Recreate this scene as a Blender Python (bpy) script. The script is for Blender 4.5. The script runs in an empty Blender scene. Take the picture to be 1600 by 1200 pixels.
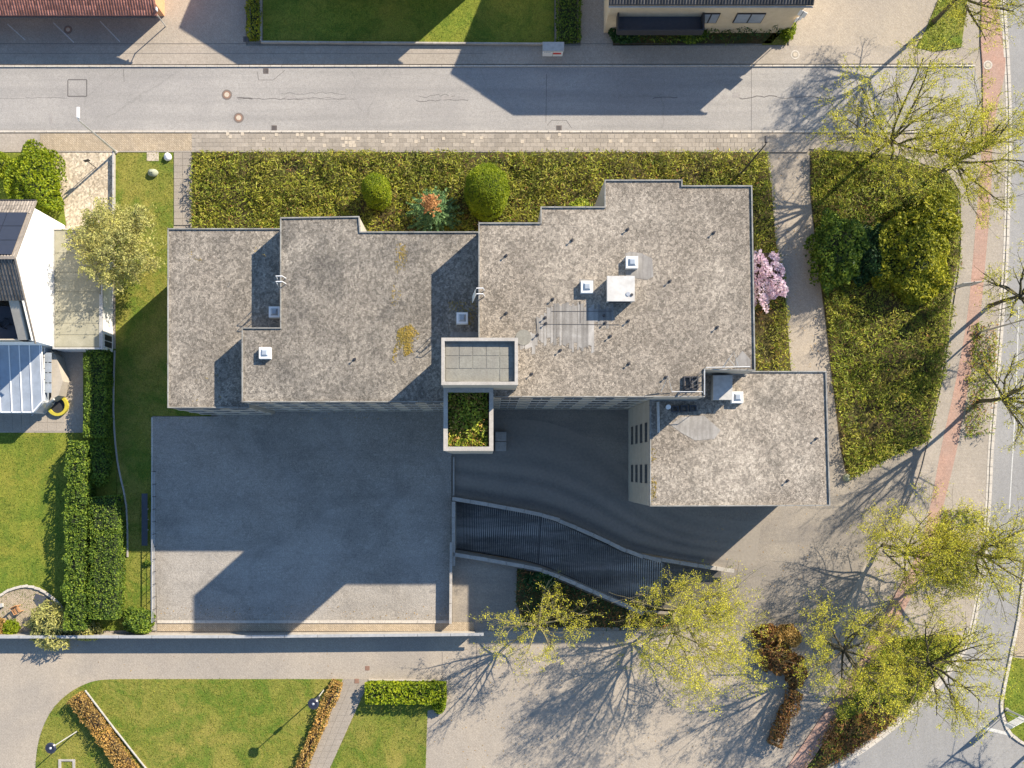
import bpy, math, random
import numpy as np
from mathutils import Vector
from mathutils.geometry import tessellate_polygon
C = bpy.context.scene
R = math.radians
# ------------------------------------------------------------------ scale: 1600x1200 plan, 0.06 m per pixel on the ground
S = 0.06; H = 90.0; NX, NY = 766.0, 732.0
def P(px, py, h=0.0):
    """plan pixel of a point that lies h metres up -> world x, y"""
    f = (H - h) / H
    return ((NX + (px - NX) * f - 800) * S, (600 - (NY + (py - NY) * f)) * S)
# ------------------------------------------------------------------ camera
cam = bpy.data.cameras.new("camera"); camo = bpy.data.objects.new("camera", cam)
C.collection.objects.link(camo); C.camera = camo
cx, cy = P(NX, NY)
camo.location = (cx, cy, H); camo.rotation_euler = (0, 0, 0)
cam.sensor_width = 36; cam.lens = 36 * H / (1600 * S)
cam.shift_x = (800 - NX) / 1600; cam.shift_y = (NY - 600) / 1600
cam.clip_start = 1; cam.clip_end = 1000
# ------------------------------------------------------------------ light
EL = 31.0
sdx, sdy = -0.748, -0.664            # shadows run to the lower left of the picture
az = math.atan2(-sdx, -sdy)           # compass bearing of the sun (from +Y towards +X)
world = bpy.data.worlds.new("World"); C.world = world; world.use_nodes = True
wn = world.node_tree.nodes; wl = world.node_tree.links
sky = wn.new("ShaderNodeTexSky"); sky.sky_type = 'NISHITA'; sky.sun_disc = False
sky.sun_elevation = R(EL); sky.sun_rotation = az
sky.air_density = 1.0; sky.dust_density = 0.0; sky.ozone_density = 3.0
wl.new(sky.outputs[0], wn["Background"].inputs[0]); wn["Background"].inputs[1].default_value = 0.112
sun = bpy.data.lights.new("sun", 'SUN'); sun.energy = 5.0; sun.angle = R(0.5); sun.color = (1.0, 0.89, 0.73)
suno = bpy.data.objects.new("sun", sun); C.collection.objects.link(suno)
to_sun = Vector((math.sin(az) * math.cos(R(EL)), math.cos(az) * math.cos(R(EL)), math.sin(R(EL))))
suno.rotation_euler = to_sun.to_track_quat('Z', 'Y').to_euler(); suno.location = (60, 60, 80)
C.view_settings.view_transform = 'Standard'; C.view_settings.look = 'None'
C.view_settings.exposure = 1.03; C.view_settings.gamma = 1; C.view_settings.use_curve_mapping = False
C.cycles.max_bounces = 6; C.cycles.diffuse_bounces = 3; C.cycles.transparent_max_bounces = 4

# ------------------------------------------------------------------ materials
MATS = {}
def nt(name):
    m = bpy.data.materials.new(name); m.use_nodes = True; MATS[name] = m
    t = m.node_tree; return m, t, t.nodes, t.links, t.nodes["Principled BSDF"]
def srgb(r, g, b, k=1.0):
    f = lambda c: ((c / 255 / 12.92) if c / 255 <= .04045 else ((c / 255 + .055) / 1.055) ** 2.4) * k
    return (f(r), f(g), f(b), 1)
def mixn(n, l, a, b, fac, mode='MIX'):
    x = n.new("ShaderNodeMix"); x.data_type = 'RGBA'; x.blend_type = mode
    for i, v in ((0, fac), (6, a), (7, b)):
        if hasattr(v, 'is_linked') or hasattr(v, 'links'): l.new(v, x.inputs[i])
        else: x.inputs[i].default_value = v
    return x.outputs[2]
def ramp(n, l, src, p0, p1, c0=(0, 0, 0, 1), c1=(1, 1, 1, 1)):
    r = n.new("ShaderNodeValToRGB"); e = r.color_ramp.elements
    e[0].position = p0; e[1].position = p1; e[0].color = c0; e[1].color = c1
    l.new(src, r.inputs[0]); return r.outputs[0]
def noise(n, l, vec, scale, detail=4, rough=.55, dist=0):
    x = n.new("ShaderNodeTexNoise"); x.inputs['Scale'].default_value = scale; x.inputs['Detail'].default_value = detail
    x.inputs['Roughness'].default_value = rough; x.inputs['Distortion'].default_value = dist
    l.new(vec, x.inputs['Vector']); return x.outputs['Fac']
def surf(name, c0, c1, fine=6.0, big=0.25, c2=None, big_amt=.5, rough=.9, bump=.15, speck=0, brick=None, streak=None, cracks=0, moss=None, swirl=0, island=0, cells=None):
    m, t, n, l, b = nt(name)
    g = n.new("ShaderNodeNewGeometry"); pos = g.outputs['Position']
    f = noise(n, l, pos, fine, 6, .65, swirl)
    col = mixn(n, l, c0, c1, ramp(n, l, f, .32, .68))
    if c2:
        bg = noise(n, l, pos, big, 5, .6, .6)
        fm = n.new("ShaderNodeMath"); fm.operation = 'MULTIPLY'; l.new(ramp(n, l, bg, .38, .66), fm.inputs[0]); fm.inputs[1].default_value = big_amt
        col = mixn(n, l, col, c2, fm.outputs[0])
    if streak:       # (scale along x, scale along y, colour, amount) : wheel marks, wear lines
        mp = n.new("ShaderNodeMapping"); mp.inputs['Scale'].default_value = (streak[0], streak[1], 1); l.new(pos, mp.inputs[0])
        sn = noise(n, l, mp.outputs[0], 1.0, 4, .6)
        fm = n.new("ShaderNodeMath"); fm.operation = 'MULTIPLY'; l.new(ramp(n, l, sn, .45, .7), fm.inputs[0]); fm.inputs[1].default_value = streak[3]
        col = mixn(n, l, col, streak[2], fm.outputs[0])
    if moss:         # (colour, scale, lo, hi, amount)
        mn = noise(n, l, pos, moss[1], 8, .7, 1.0)
        fm = n.new("ShaderNodeMath"); fm.operation = 'MULTIPLY'; l.new(ramp(n, l, mn, moss[2], moss[3]), fm.inputs[0]); fm.inputs[1].default_value = moss[4]
        col = mixn(n, l, col, moss[0], fm.outputs[0])
    if cells:        # (scale, amount) : stones of differing tone
        v = n.new("ShaderNodeTexVoronoi"); v.inputs['Scale'].default_value = cells[0]; l.new(pos, v.inputs['Vector'])
        bw = n.new("ShaderNodeRGBToBW"); l.new(v.outputs['Color'], bw.inputs[0])
        col = mixn(n, l, col, ramp(n, l, bw.outputs[0], .25, .75, (.25, .25, .25, 1), (.8, .8, .8, 1)), cells[1], 'OVERLAY')
    if speck:
        v = n.new("ShaderNodeTexWhiteNoise"); sn = n.new("ShaderNodeVectorMath"); sn.operation = 'SNAP'
        l.new(pos, sn.inputs[0]); sn.inputs[1].default_value = (.045, .045, .045); l.new(sn.outputs[0], v.inputs['Vector'])
        col = mixn(n, l, col, ramp(n, l, v.outputs['Value'], 0, 1, (.2, .2, .2, 1), (.8, .8, .8, 1)), speck, 'OVERLAY')
    hsrc = f
    if brick:        # (w, h, mortar, amount, angle)
        mp = n.new("ShaderNodeMapping"); mp.inputs['Rotation'].default_value = (0, 0, R(brick[4])); l.new(pos, mp.inputs[0])
        br = n.new("ShaderNodeTexBrick"); br.inputs['Scale'].default_value = 1; br.inputs['Brick Width'].default_value = brick[0]
        br.inputs['Row Height'].default_value = brick[1]; br.inputs['Mortar Size'].default_value = brick[2]; br.inputs['Mortar Smooth'].default_value = .3
        br.inputs['Color1'].default_value = (.38, .38, .38, 1); br.inputs['Color2'].default_value = (.62, .62, .62, 1); br.inputs['Mortar'].default_value = (.15, .15, .15, 1)
        l.new(mp.outputs[0], br.inputs['Vector'])
        col = mixn(n, l, col, br.outputs['Color'], brick[3], 'OVERLAY')
    if cracks:
        wv = noise(n, l, pos, .9, 3, .5)
        ad = n.new("ShaderNodeVectorMath"); ad.operation = 'ADD'; l.new(pos, ad.inputs[0])
        cmb = n.new("ShaderNodeCombineXYZ"); l.new(wv, cmb.inputs[0]); l.new(f, cmb.inputs[1]); l.new(cmb.outputs[0], ad.inputs[1])
        v = n.new("ShaderNodeTexVoronoi"); v.feature = 'DISTANCE_TO_EDGE'; v.inputs['Scale'].default_value = .13
        l.new(ad.outputs[0], v.inputs['Vector'])
        gate = ramp(n, l, noise(n, l, pos, .12, 2), .5, .6)
        cr = ramp(n, l, v.outputs['Distance'], 0.0, .0075, (1, 1, 1, 1), (0, 0, 0, 1))
        fm = n.new("ShaderNodeMath"); fm.operation = 'MULTIPLY'; l.new(cr, fm.inputs[0]); l.new(gate, fm.inputs[1])
        fm2 = n.new("ShaderNodeMath"); fm2.operation = 'MULTIPLY'; l.new(fm.outputs[0], fm2.inputs[0]); fm2.inputs[1].default_value = cracks
        col = mixn(n, l, col, (c0[0] * .25, c0[1] * .25, c0[2] * .25, 1), fm2.outputs[0])
    if island:
        ri = ramp(n, l, g.outputs['Random Per Island'], 0, 1, (.5 - island, .5 - island, .5 - island, 1), (.5 + island, .5 + island, .5 + island, 1))
        col = mixn(n, l, col, ri, 1.0, 'OVERLAY')
    l.new(col, b.inputs['Base Color']); b.inputs['Roughness'].default_value = rough
    b.inputs['Specular IOR Level'].default_value = .25
    if bump:
        bp = n.new("ShaderNodeBump"); bp.inputs['Strength'].default_value = bump; bp.inputs['Distance'].default_value = .08
        l.new(hsrc, bp.inputs['Height']); l.new(bp.outputs[0], b.inputs['Normal'])
    return m
def leafmat(name, cols, trans=.35, rough=.55):
    m, t, n, l, b = nt(name)
    g = n.new("ShaderNodeNewGeometry"); r = n.new("ShaderNodeValToRGB"); e = r.color_ramp.elements
    e[0].color = cols[0]; e[1].color = cols[-1]
    for i, c in enumerate(cols[1:-1]):
        q = e.new((i + 1) / (len(cols) - 1)); q.color = c
    l.new(g.outputs['Random Per Island'], r.inputs[0])
    big = noise(n, l, g.outputs['Position'], .5, 3)
    col = mixn(n, l, r.outputs[0], ramp(n, l, big, .35, .7, (.33, .36, .36, 1), (.68, .64, .55, 1)), .8, 'OVERLAY')
    l.new(col, b.inputs['Base Color']); b.inputs['Roughness'].default_value = rough; b.inputs['Specular IOR Level'].default_value = .2
    tr = n.new("ShaderNodeBsdfTranslucent"); l.new(col, tr.inputs[0])
    ms = n.new("ShaderNodeMixShader"); ms.inputs[0].default_value = trans
    l.new(b.outputs[0], ms.inputs[1]); l.new(tr.outputs[0], ms.inputs[2]); l.new(ms.outputs[0], n["Material Output"].inputs[0])
    return m
def plain(name, c, rough=.6, metal=0, var=.12, scale=3):
    m, t, n, l, b = nt(name); g = n.new("ShaderNodeNewGeometry")
    f = noise(n, l, g.outputs['Position'], scale, 5, .65)
    col = mixn(n, l, tuple(x * (1 - var) for x in c[:3]) + (1,), tuple(min(1, x * (1 + var)) for x in c[:3]) + (1,), ramp(n, l, f, .3, .7))
    l.new(col, b.inputs['Base Color']); b.inputs['Roughness'].default_value = rough; b.inputs['Metallic'].default_value = metal
    return m
def c3(r, g, b): return (r, g, b, 1)
M = {}
M['asphalt'] = surf('asphalt', c3(.31, .292, .27), c3(.365, .345, .32), 3, .12, c3(.265, .252, .24), .65, .92, .1, .25, streak=(.04, .9, c3(.235, .225, .212), .6), cracks=.22, moss=(c3(.19, .18, .175), .6, .60, .72, .35))
M['main_asphalt'] = surf('main_asphalt', c3(.27, .262, .252), c3(.32, .31, .298), 3, .1, c3(.235, .23, .222), .6, .9, .1, .22, streak=(.9, .05, c3(.22, .215, .21), .5), cracks=.3)
M['paver'] = surf('paver', c3(.34, .29, .228), c3(.41, .355, .285), 5, .11, c3(.28, .25, .215), .7, .95, .1, .3, brick=(.4, .2, .015, .12, 45), streak=(.35, .08, c3(.27, .235, .2), .35))
M['drive'] = surf('drive', c3(.27, .235, .19), c3(.33, .29, .235), 4, .12, c3(.19, .17, .15), .7, .95, .08, .28, brick=(.22, .11, .012, .15, 40), streak=(.06, .5, c3(.17, .155, .14), .6))
M['terrace'] = surf('terrace', c3(.215, .19, .158), c3(.40, .36, .305), 1.9, .14, c3(.40, .37, .33), .5, .95, .4, .35, brick=(.5, .25, .012, .12, 0), swirl=3.6, moss=(c3(.17, .158, .14), .22, .5, .66, .45), streak=(.12, .5, c3(.19, .178, .16), .35))
M['slab'] = surf('slab', c3(.31, .27, .22), c3(.36, .315, .26), 5, .3, c3(.26, .23, .195), .6, .95, .1, .25, island=.075)
M['walk'] = surf('walk', c3(.33, .285, .235), c3(.40, .35, .29), 4, .2, c3(.28, .25, .21), .6, .95, .1, .25, brick=(.3, .3, .014, .15, 0))
M['herring'] = surf('herring', c3(.38, .30, .20), c3(.46, .375, .27), 4, .3, c3(.30, .25, .19), .6, .95, .1, .3, brick=(.3, .15, .02, .45, 45))
M['cobble'] = surf('cobble', c3(.40, .33, .23), c3(.60, .52, .40), 3, .5, c3(.3, .24, .17), .5, .9, .3, .1, cells=(6.5, .5))
M['red_path'] = surf('red_path', c3(.37, .225, .17), c3(.43, .275, .215), 4, .25, c3(.33, .24, .195), .65, .95, .08, .28, brick=(.3, .3, .012, .2, 0))
M['kerb'] = surf('kerb', c3(.44, .40, .34), c3(.56, .51, .44), 5, .6, c3(.36, .33, .29), .5, .9, .1, .2, island=.12)
M['earth'] = surf('earth', c3(.04, .03, .015), c3(.11, .08, .035), 3, .6, c3(.05, .06, .012), .6, 1, .4, .4)
M['lawn_soil'] = surf('lawn_soil', c3(.085, .115, .014), c3(.22, .225, .038), 2.2, .18, c3(.30, .24, .06), .65, .95, .6, .55, swirl=2.0, moss=(c3(.06, .13, .010), .35, .45, .6, .7))
M['lawn_green'] = surf('lawn_green', c3(.08, .13, .012), c3(.20, .23, .03), 2.6, .2, c3(.25, .22, .035), .65, .95, .6, .55, swirl=1.6, moss=(c3(.05, .11, .010), .4, .46, .62, .6))
def roofmat(name, k, warm, stain, pale, moss, big):
    q = lambda r_, g_, b_: c3(r_ * k * (1 + warm), g_ * k, b_ * k * (1 - warm))
    return surf(name, q(.12, .112, .098), q(.355, .315, .262), 2.6, big, q(.42, .385, .33), pale, .95, .8, .6, swirl=5.0, cells=(5.5, .5), moss=moss, streak=(.42, .3, q(.15, .138, .12), stain))
M['gravel_roof'] = roofmat('gravel_roof', .87, .02, .75, .35, (c3(.095, .088, .078), .2, .5, .64, .6), .10)
M['gravel_low'] = roofmat('gravel_low', .93, .03, .6, .45, (c3(.11, .10, .085), .3, .52, .66, .45), .16)
M['gravel_high'] = roofmat('gravel_high', .96, .05, .5, .55, (c3(.14, .12, .095), .25, .54, .68, .5), .12)
M['gravel_wing'] = roofmat('gravel_wing', 1.0, .05, .45, .8, (c3(.12, .11, .092), .22, .52, .66, .6), .2)
M['membrane'] = surf('membrane', c3(.23, .215, .195), c3(.33, .31, .285), 1.5, .5, c3(.18, .165, .145), .5, .7, .05, .1, streak=(3.5, .35, c3(.15, .135, .12), .6))
M['membrane_pale'] = surf('membrane_pale', c3(.20, .192, .16), c3(.29, .28, .235), 1.6, .5, c3(.2, .19, .165), .6, .75, .15, .15, swirl=2, streak=(2.5, .5, c3(.2, .185, .16), .5))
M['concrete'] = surf('concrete', c3(.36, .33, .29), c3(.46, .425, .38), 2.5, .4, c3(.26, .24, .21), .5, .85, .08, .15)
M['wall_cream'] = surf('wall_cream', c3(.40, .355, .29), c3(.46, .41, .34), 1.5, .3, c3(.33, .30, .25), .4, .85, .03, .08, streak=(2.5, 2.5, c3(.30, .27, .22), .3))
M['wall_beige'] = surf('wall_beige', c3(.62, .50, .33), c3(.70, .58, .41), 2, .3, c3(.55, .45, .31), .4, .85, .03, .08)
M['wall_orange'] = plain('wall_orange', c3(.66, .33, .17), .8)
M['coping_grey'] = plain('coping_grey', c3(.34, .345, .345), .6, 0, .15)
M['white'] = plain('white', c3(.82, .81, .79), .6, 0, .03)
M['steel'] = plain('steel', c3(.55, .56, .57), .4, .6)
M['alu'] = plain('alu', c3(.42, .41, .385), .6, .05, .15)
M['dark_metal'] = plain('dark_metal', c3(.05, .05, .055), .5, .3)
M['dark_ramp'] = surf('dark_ramp', c3(.08, .074, .066), c3(.14, .13, .115), 4, .5, c3(.06, .055, .05), .6, .7, .1, .25, streak=(.10, 1.1, c3(.22, .205, .185), .8))
M['rib'] = surf('rib', c3(.20, .185, .165), c3(.32, .30, .27), 4, .6, c3(.13, .12, .108), .5, .6, .05, .15, streak=(.07, .75, c3(.60, .57, .52), .9))
M['glass'] = plain('glass', c3(.03, .04, .05), .08, 0, .2)
M['glass_roof'] = plain('glass_roof', c3(.33, .37, .42), .35, .1, .15, 1.2)
M['solar'] = plain('solar', c3(.022, .026, .045), .35, 0, .1)
M['tile_red'] = surf('tile_red', c3(.30, .125, .09), c3(.46, .21, .155), 3, .5, c3(.20, .09, .065), .6, .85, .2, .3, island=.2, swirl=1)
M['tile_black'] = surf('tile_black', c3(.045, .043, .042), c3(.085, .08, .075), 6, .5, c3(.12, .11, .10), .4, .6, .1, .2, island=.2)
M['tile_grey'] = surf('tile_grey', c3(.20, .17, .14), c3(.30, .26, .22), 6, .5, c3(.12, .11, .10), .4, .7, .1, .2, island=.2)
M['blue_deck'] = plain('blue_deck', c3(.06, .065, .08), .6)
M['wood'] = surf('wood', c3(.36, .17, .07), c3(.50, .27, .12), 6, 1, None, .5, .6, .1, .1)
M['bark'] = surf('bark', c3(.055, .045, .032), c3(.13, .11, .075), 7, .8, c3(.12, .12, .05), .5, .95, .3, .2)
M['bark_pale'] = surf('bark_pale', c3(.16, .14, .085), c3(.28, .24, .14), 7, .8, c3(.22, .2, .08), .5, .95, .3, .2)
M['rust'] = plain('rust', c3(.25, .145, .10), .8)
M['iron'] = plain('iron', c3(.16, .13, .11), .7)
M['paint'] = plain('paint', c3(.50, .49, .46), .8, 0, .25, 6)
M['red_paint'] = plain('red_paint', c3(.65, .04, .03), .6)
M['blue_paint'] = plain('blue_paint', c3(.05, .20, .35), .6)
M['yellow_paint'] = plain('yellow_paint', c3(.45, .38, .04), .6)
M['patch'] = surf('patch', c3(.27, .25, .235), c3(.33, .31, .29), 3, .3, None, .5, .92, .1, .2)
M['seam'] = plain('seam', c3(.11, .10, .095), .9)
M['stone'] = surf('stone', c3(.30, .32, .22), c3(.45, .44, .36), 4, 1, c3(.15, .2, .08), .5)
M['leaf_spring'] = leafmat('leaf_spring', [c3(.38, .37, .03), c3(.60, .56, .05), c3(.75, .68, .08), c3(.48, .50, .05)], .4)
M['leaf_willow'] = leafmat('leaf_willow', [c3(.30, .29, .09), c3(.58, .54, .20), c3(.44, .45, .13)], .35)
M['leaf_bed'] = leafmat('leaf_bed', [c3(.07, .09, .016), c3(.22, .235, .03), c3(.38, .36, .055), c3(.25, .21, .05)], .25)
M['leaf_bed_green'] = leafmat('leaf_bed_green', [c3(.07, .12, .014), c3(.22, .28, .028), c3(.38, .41, .045), c3(.22, .24, .03)], .25)
M['leaf_hedge'] = leafmat('leaf_hedge', [c3(.035, .075, .014), c3(.11, .18, .022), c3(.23, .30, .035)], .25)
M['leaf_dark'] = leafmat('leaf_dark', [c3(.015, .04, .014), c3(.03, .08, .025), c3(.06, .12, .03)], .2)
M['leaf_bright'] = leafmat('leaf_bright', [c3(.11, .18, .01), c3(.22, .28, .012), c3(.32, .36, .02)], .3)
M['leaf_olive'] = leafmat('leaf_olive', [c3(.10, .12, .012), c3(.26, .28, .022), c3(.44, .41, .03)], .3)
M['leaf_brown'] = leafmat('leaf_brown', [c3(.10, .042, .018), c3(.24, .105, .04), c3(.36, .19, .065), c3(.16, .13, .03)], .2)
M['leaf_straw'] = leafmat('leaf_straw', [c3(.22, .12, .03), c3(.42, .25, .07), c3(.55, .36, .12)], .2)
M['leaf_orange'] = leafmat('leaf_orange', [c3(.34, .15, .06), c3(.52, .27, .11), c3(.42, .19, .08)], .2)
M['leaf_pink'] = leafmat('leaf_pink', [c3(.80, .56, .68), c3(.88, .70, .78), c3(.9, .78, .84)], .3)
M['leaf_blue'] = leafmat('leaf_blue', [c3(.05, .11, .05), c3(.12, .22, .09), c3(.20, .31, .12)], .25)
M['grass'] = leafmat('grass', [c3(.08, .12, .014), c3(.20, .23, .03), c3(.34, .32, .055), c3(.14, .19, .02)], .3)
M['grass_green'] = leafmat('grass_green', [c3(.06, .11, .012), c3(.15, .22, .02), c3(.28, .30, .04)], .3)
M['leaf_moss'] = leafmat('leaf_moss', [c3(.26, .18, .03), c3(.36, .25, .05), c3(.2, .16, .04)], 0)
M['garage_felt'] = surf('garage_felt', c3(.27, .255, .19), c3(.35, .33, .25), 1.2, .5, c3(.22, .21, .15), .5, .8, .05, .15)
M['lid_grey'] = surf('lid_grey', c3(.46, .45, .43), c3(.60, .59, .56), 1.5, .8, c3(.42, .36, .28), .4, .6, .03, .05)
M['coping_metal'] = surf('coping_metal', c3(.22, .215, .20), c3(.38, .37, .34), 1.2, .4, c3(.16, .15, .13), .6, .6, .05, .1, streak=(1.8, 1.8, c3(.14, .13, .11), .5))
M['felt_streak'] = surf('felt_streak', c3(.27, .25, .225), c3(.38, .36, .33), 1.4, .5, c3(.20, .185, .165), .6, .75, .1, .15, streak=(3.5, .35, c3(.18, .165, .145), .7), island=.13)
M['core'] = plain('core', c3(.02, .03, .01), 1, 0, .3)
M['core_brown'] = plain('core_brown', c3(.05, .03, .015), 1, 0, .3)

# ------------------------------------------------------------------ object helpers
WL = {}
def link(o, parent=None):
    C.collection.objects.link(o)
    if parent is not None: o.parent = parent
    return o
def wloc(o): return WL.get(o.name, np.zeros(3)) if o is not None else np.zeros(3)
def tag(o, label=None, cat=None, group=None, kind=None):
    if label: o['label'] = label
    if cat: o['category'] = cat
    if group: o['group'] = group
    if kind: o['kind'] = kind
    return o
def thing(name, label, cat, x, y, z=0.0, group=None):
    o = bpy.data.objects.new(name, None); link(o); o.location = (x, y, z); o.empty_display_size = .3
    WL[o.name] = np.array([x, y, z]); return tag(o, label, cat, group)
class MB:
    def __init__(s): s.v = []; s.f = []
    def add(s, vs, fs):
        k = len(s.v); s.v += [tuple(v) for v in vs]; s.f += [tuple(i + k for i in f) for f in fs]; return s
    def box(s, x0, y0, z0, x1, y1, z1):
        if x0 > x1: x0, x1 = x1, x0
        if y0 > y1: y0, y1 = y1, y0
        return s.add([(x0, y0, z0), (x1, y0, z0), (x1, y1, z0), (x0, y1, z0), (x0, y0, z1), (x1, y0, z1), (x1, y1, z1), (x0, y1, z1)],
                     [(3, 2, 1, 0), (4, 5, 6, 7), (0, 1, 5, 4), (1, 2, 6, 5), (2, 3, 7, 6), (3, 0, 4, 7)])
    def cbox(s, x, y, z, sx, sy, sz, rot=0, bev=0):
        c, q = math.cos(rot), math.sin(rot); vs = []
        for zz, i in ((z, 0), (z + sz, bev)):
            for ax, ay in ((-1, -1), (1, -1), (1, 1), (-1, 1)):
                dx, dy = ax * (sx / 2 - i), ay * (sy / 2 - i); vs.append((x + dx * c - dy * q, y + dx * q + dy * c, zz))
        return s.add(vs, [(3, 2, 1, 0), (4, 5, 6, 7), (0, 1, 5, 4), (1, 2, 6, 5), (2, 3, 7, 6), (3, 0, 4, 7)])
    def prism(s, pts, z0, z1, holes=(), bottom=False):
        loops = [list(pts)] + [list(h) for h in holes]
        zt = z1 if hasattr(z1, '__call__') else (lambda x, y: z1)
        flat = [p for lp in loops for p in lp]
        tris = tessellate_polygon([[Vector((p[0], p[1], 0)) for p in lp] for lp in loops])
        k = len(s.v); n = len(flat)
        s.v += [(p[0], p[1], zt(*p)) for p in flat]
        for t in tris:
            a, b_, c = [flat[i] for i in t]
            ar = (b_[0] - a[0]) * (c[1] - a[1]) - (b_[1] - a[1]) * (c[0] - a[0])
            s.f.append(tuple(k + i for i in (t if ar > 0 else t[::-1])))
        if z0 is not None:
            k2 = len(s.v); s.v += [(p[0], p[1], z0) for p in flat]; o = 0
            for li, lp in enumerate(loops):
                m = len(lp); A = sum(lp[i][0] * lp[(i + 1) % m][1] - lp[(i + 1) % m][0] * lp[i][1] for i in range(m))
                for i in range(m):
                    a, b_ = o + i, o + (i + 1) % m
                    q = (k2 + a, k2 + b_, k + b_, k + a)
                    s.f.append(q if (A > 0) == (li == 0) else q[::-1])
                o += m
        return s
    def tube(s, pts, rs, n=6, cap=True):
        pts = [Vector(p) for p in pts]; k = len(s.v)
        if not hasattr(rs, '__len__'): rs = [rs] * len(pts)
        for i, p in enumerate(pts):
            d = (pts[min(i + 1, len(pts) - 1)] - pts[max(i - 1, 0)])
            if d.length < 1e-6: d = Vector((0, 0, 1))
            d.normalize(); a = d.cross(Vector((0, 0, 1)) if abs(d.z) < .95 else Vector((1, 0, 0))).normalized(); b_ = d.cross(a)
            for j in range(n):
                t = 2 * math.pi * j / n; s.v.append(tuple(p + (a * math.cos(t) + b_ * math.sin(t)) * rs[i]))
        for i in range(len(pts) - 1):
            for j in range(n):
                s.f.append((k + i * n + j, k + (i + 1) * n + j, k + (i + 1) * n + (j + 1) % n, k + i * n + (j + 1) % n))
        if cap:
            s.f.append(tuple(k + j for j in range(n))); s.f.append(tuple(k + (len(pts) - 1) * n + j for j in reversed(range(n))))
        return s
    def disc(s, x, y, z0, z1, r, n=20, r1=None):
        r1 = r if r1 is None else r1
        return s.tube([(x, y, z0), (x, y, z1)], [r, r1], n)
    def blob(s, x, y, z, rx, ry, rz, seed=0, nu=14, nv=9, amp=.15, low=-1.0):
        k = len(s.v); rd = random.Random(seed)
        for i in range(nv + 1):
            ph = math.pi * i / nv
            for j in range(nu):
                th = 2 * math.pi * j / nu; q = 1 + amp * (rd.random() - .5) * 2
                s.v.append((x + rx * q * math.sin(ph) * math.cos(th), y + ry * q * math.sin(ph) * math.sin(th), max(z + rz * q * math.cos(ph), low)))
        for i in range(nv):
            for j in range(nu):
                s.f.append((k + i * nu + j, k + (i + 1) * nu + j, k + (i + 1) * nu + (j + 1) % nu, k + i * nu + (j + 1) % nu))
        return s
    def build(s, name, mat, parent=None, smooth=False):
        me = bpy.data.meshes.new(name); o3 = wloc(parent)
        me.from_pydata([(v[0] - o3[0], v[1] - o3[1], v[2] - o3[2]) for v in s.v], [], s.f)
        if isinstance(mat, str): mat = M[mat]
        me.materials.append(mat)
        if smooth: me.polygons.foreach_set('use_smooth', [True] * len(me.polygons))
        o = bpy.data.objects.new(name, me); link(o, parent); WL[o.name] = o3; return o
def quads(name, V, mat, parent=None):
    """V: (n,4,3) world-space quads, one mesh"""
    n = len(V); me = bpy.data.meshes.new(name); o3 = wloc(parent)
    V = (V - o3).reshape(-1, 3).astype(np.float32)
    me.vertices.add(n * 4); me.vertices.foreach_set('co', V.ravel())
    me.loops.add(n * 4); me.loops.foreach_set('vertex_index', np.arange(n * 4, dtype=np.int32))
    me.polygons.add(n); me.polygons.foreach_set('loop_start', np.arange(n, dtype=np.int32) * 4)
    me.update(calc_edges=True); me.validate()
    me.materials.append(M[mat]); o = bpy.data.objects.new(name, me); link(o, parent); WL[o.name] = o3; return o
def leaves(c, size, rng, up=.5, asp=.55, wlen=None):
    """leaf quads (pointed) at centres c; normals biased upwards by 'up'"""
    n = len(c); nrm = rng.normal(size=(n, 3)); nrm[:, 2] = np.abs(nrm[:, 2]) + up * 2; nrm /= np.linalg.norm(nrm, axis=1)[:, None]
    t = rng.normal(size=(n, 3)); t -= (t * nrm).sum(1)[:, None] * nrm; t /= np.linalg.norm(t, axis=1)[:, None]
    b = np.cross(nrm, t); s = size * rng.uniform(.6, 1.35, n)[:, None]
    return np.stack([c - t * s * .5, c + b * s * .5 * asp, c + t * s * .5, c - b * s * .5 * asp], 1)
def in_poly(pts, poly):
    x, y = pts[:, 0], pts[:, 1]; r = np.zeros(len(pts), bool); n = len(poly)
    for i in range(n):
        x0, y0 = poly[i]; x1, y1 = poly[(i + 1) % n]
        if y0 == y1: continue
        r ^= ((y0 > y) != (y1 > y)) & (x < (x1 - x0) * (y - y0) / (y1 - y0) + x0)
    return r
def scatter(poly, per_m2, rng):
    a = np.array(poly); lo, hi = a.min(0), a.max(0); n = int((hi - lo).prod() * per_m2)
    p = rng.uniform(lo, hi, (n, 2)); return p[in_poly(p, poly)]
def vnoise(p, scale, seed=0):
    """cheap smooth 2-D value noise in 0..1"""
    q = p * scale; i = np.floor(q).astype(int); f = q - i; f = f * f * (3 - 2 * f)
    h = lambda a, b: (np.abs(np.sin(a * 127.1 + b * 311.7 + seed * 74.7) * 43758.5453)) % 1
    a = h(i[:, 0], i[:, 1]); b = h(i[:, 0] + 1, i[:, 1]); c = h(i[:, 0], i[:, 1] + 1); d = h(i[:, 0] + 1, i[:, 1] + 1)
    return (a * (1 - f[:, 0]) + b * f[:, 0]) * (1 - f[:, 1]) + (c * (1 - f[:, 0]) + d * f[:, 0]) * f[:, 1]
def PP(pts, h=0): return [P(x, y, h) for x, y in pts]
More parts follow.
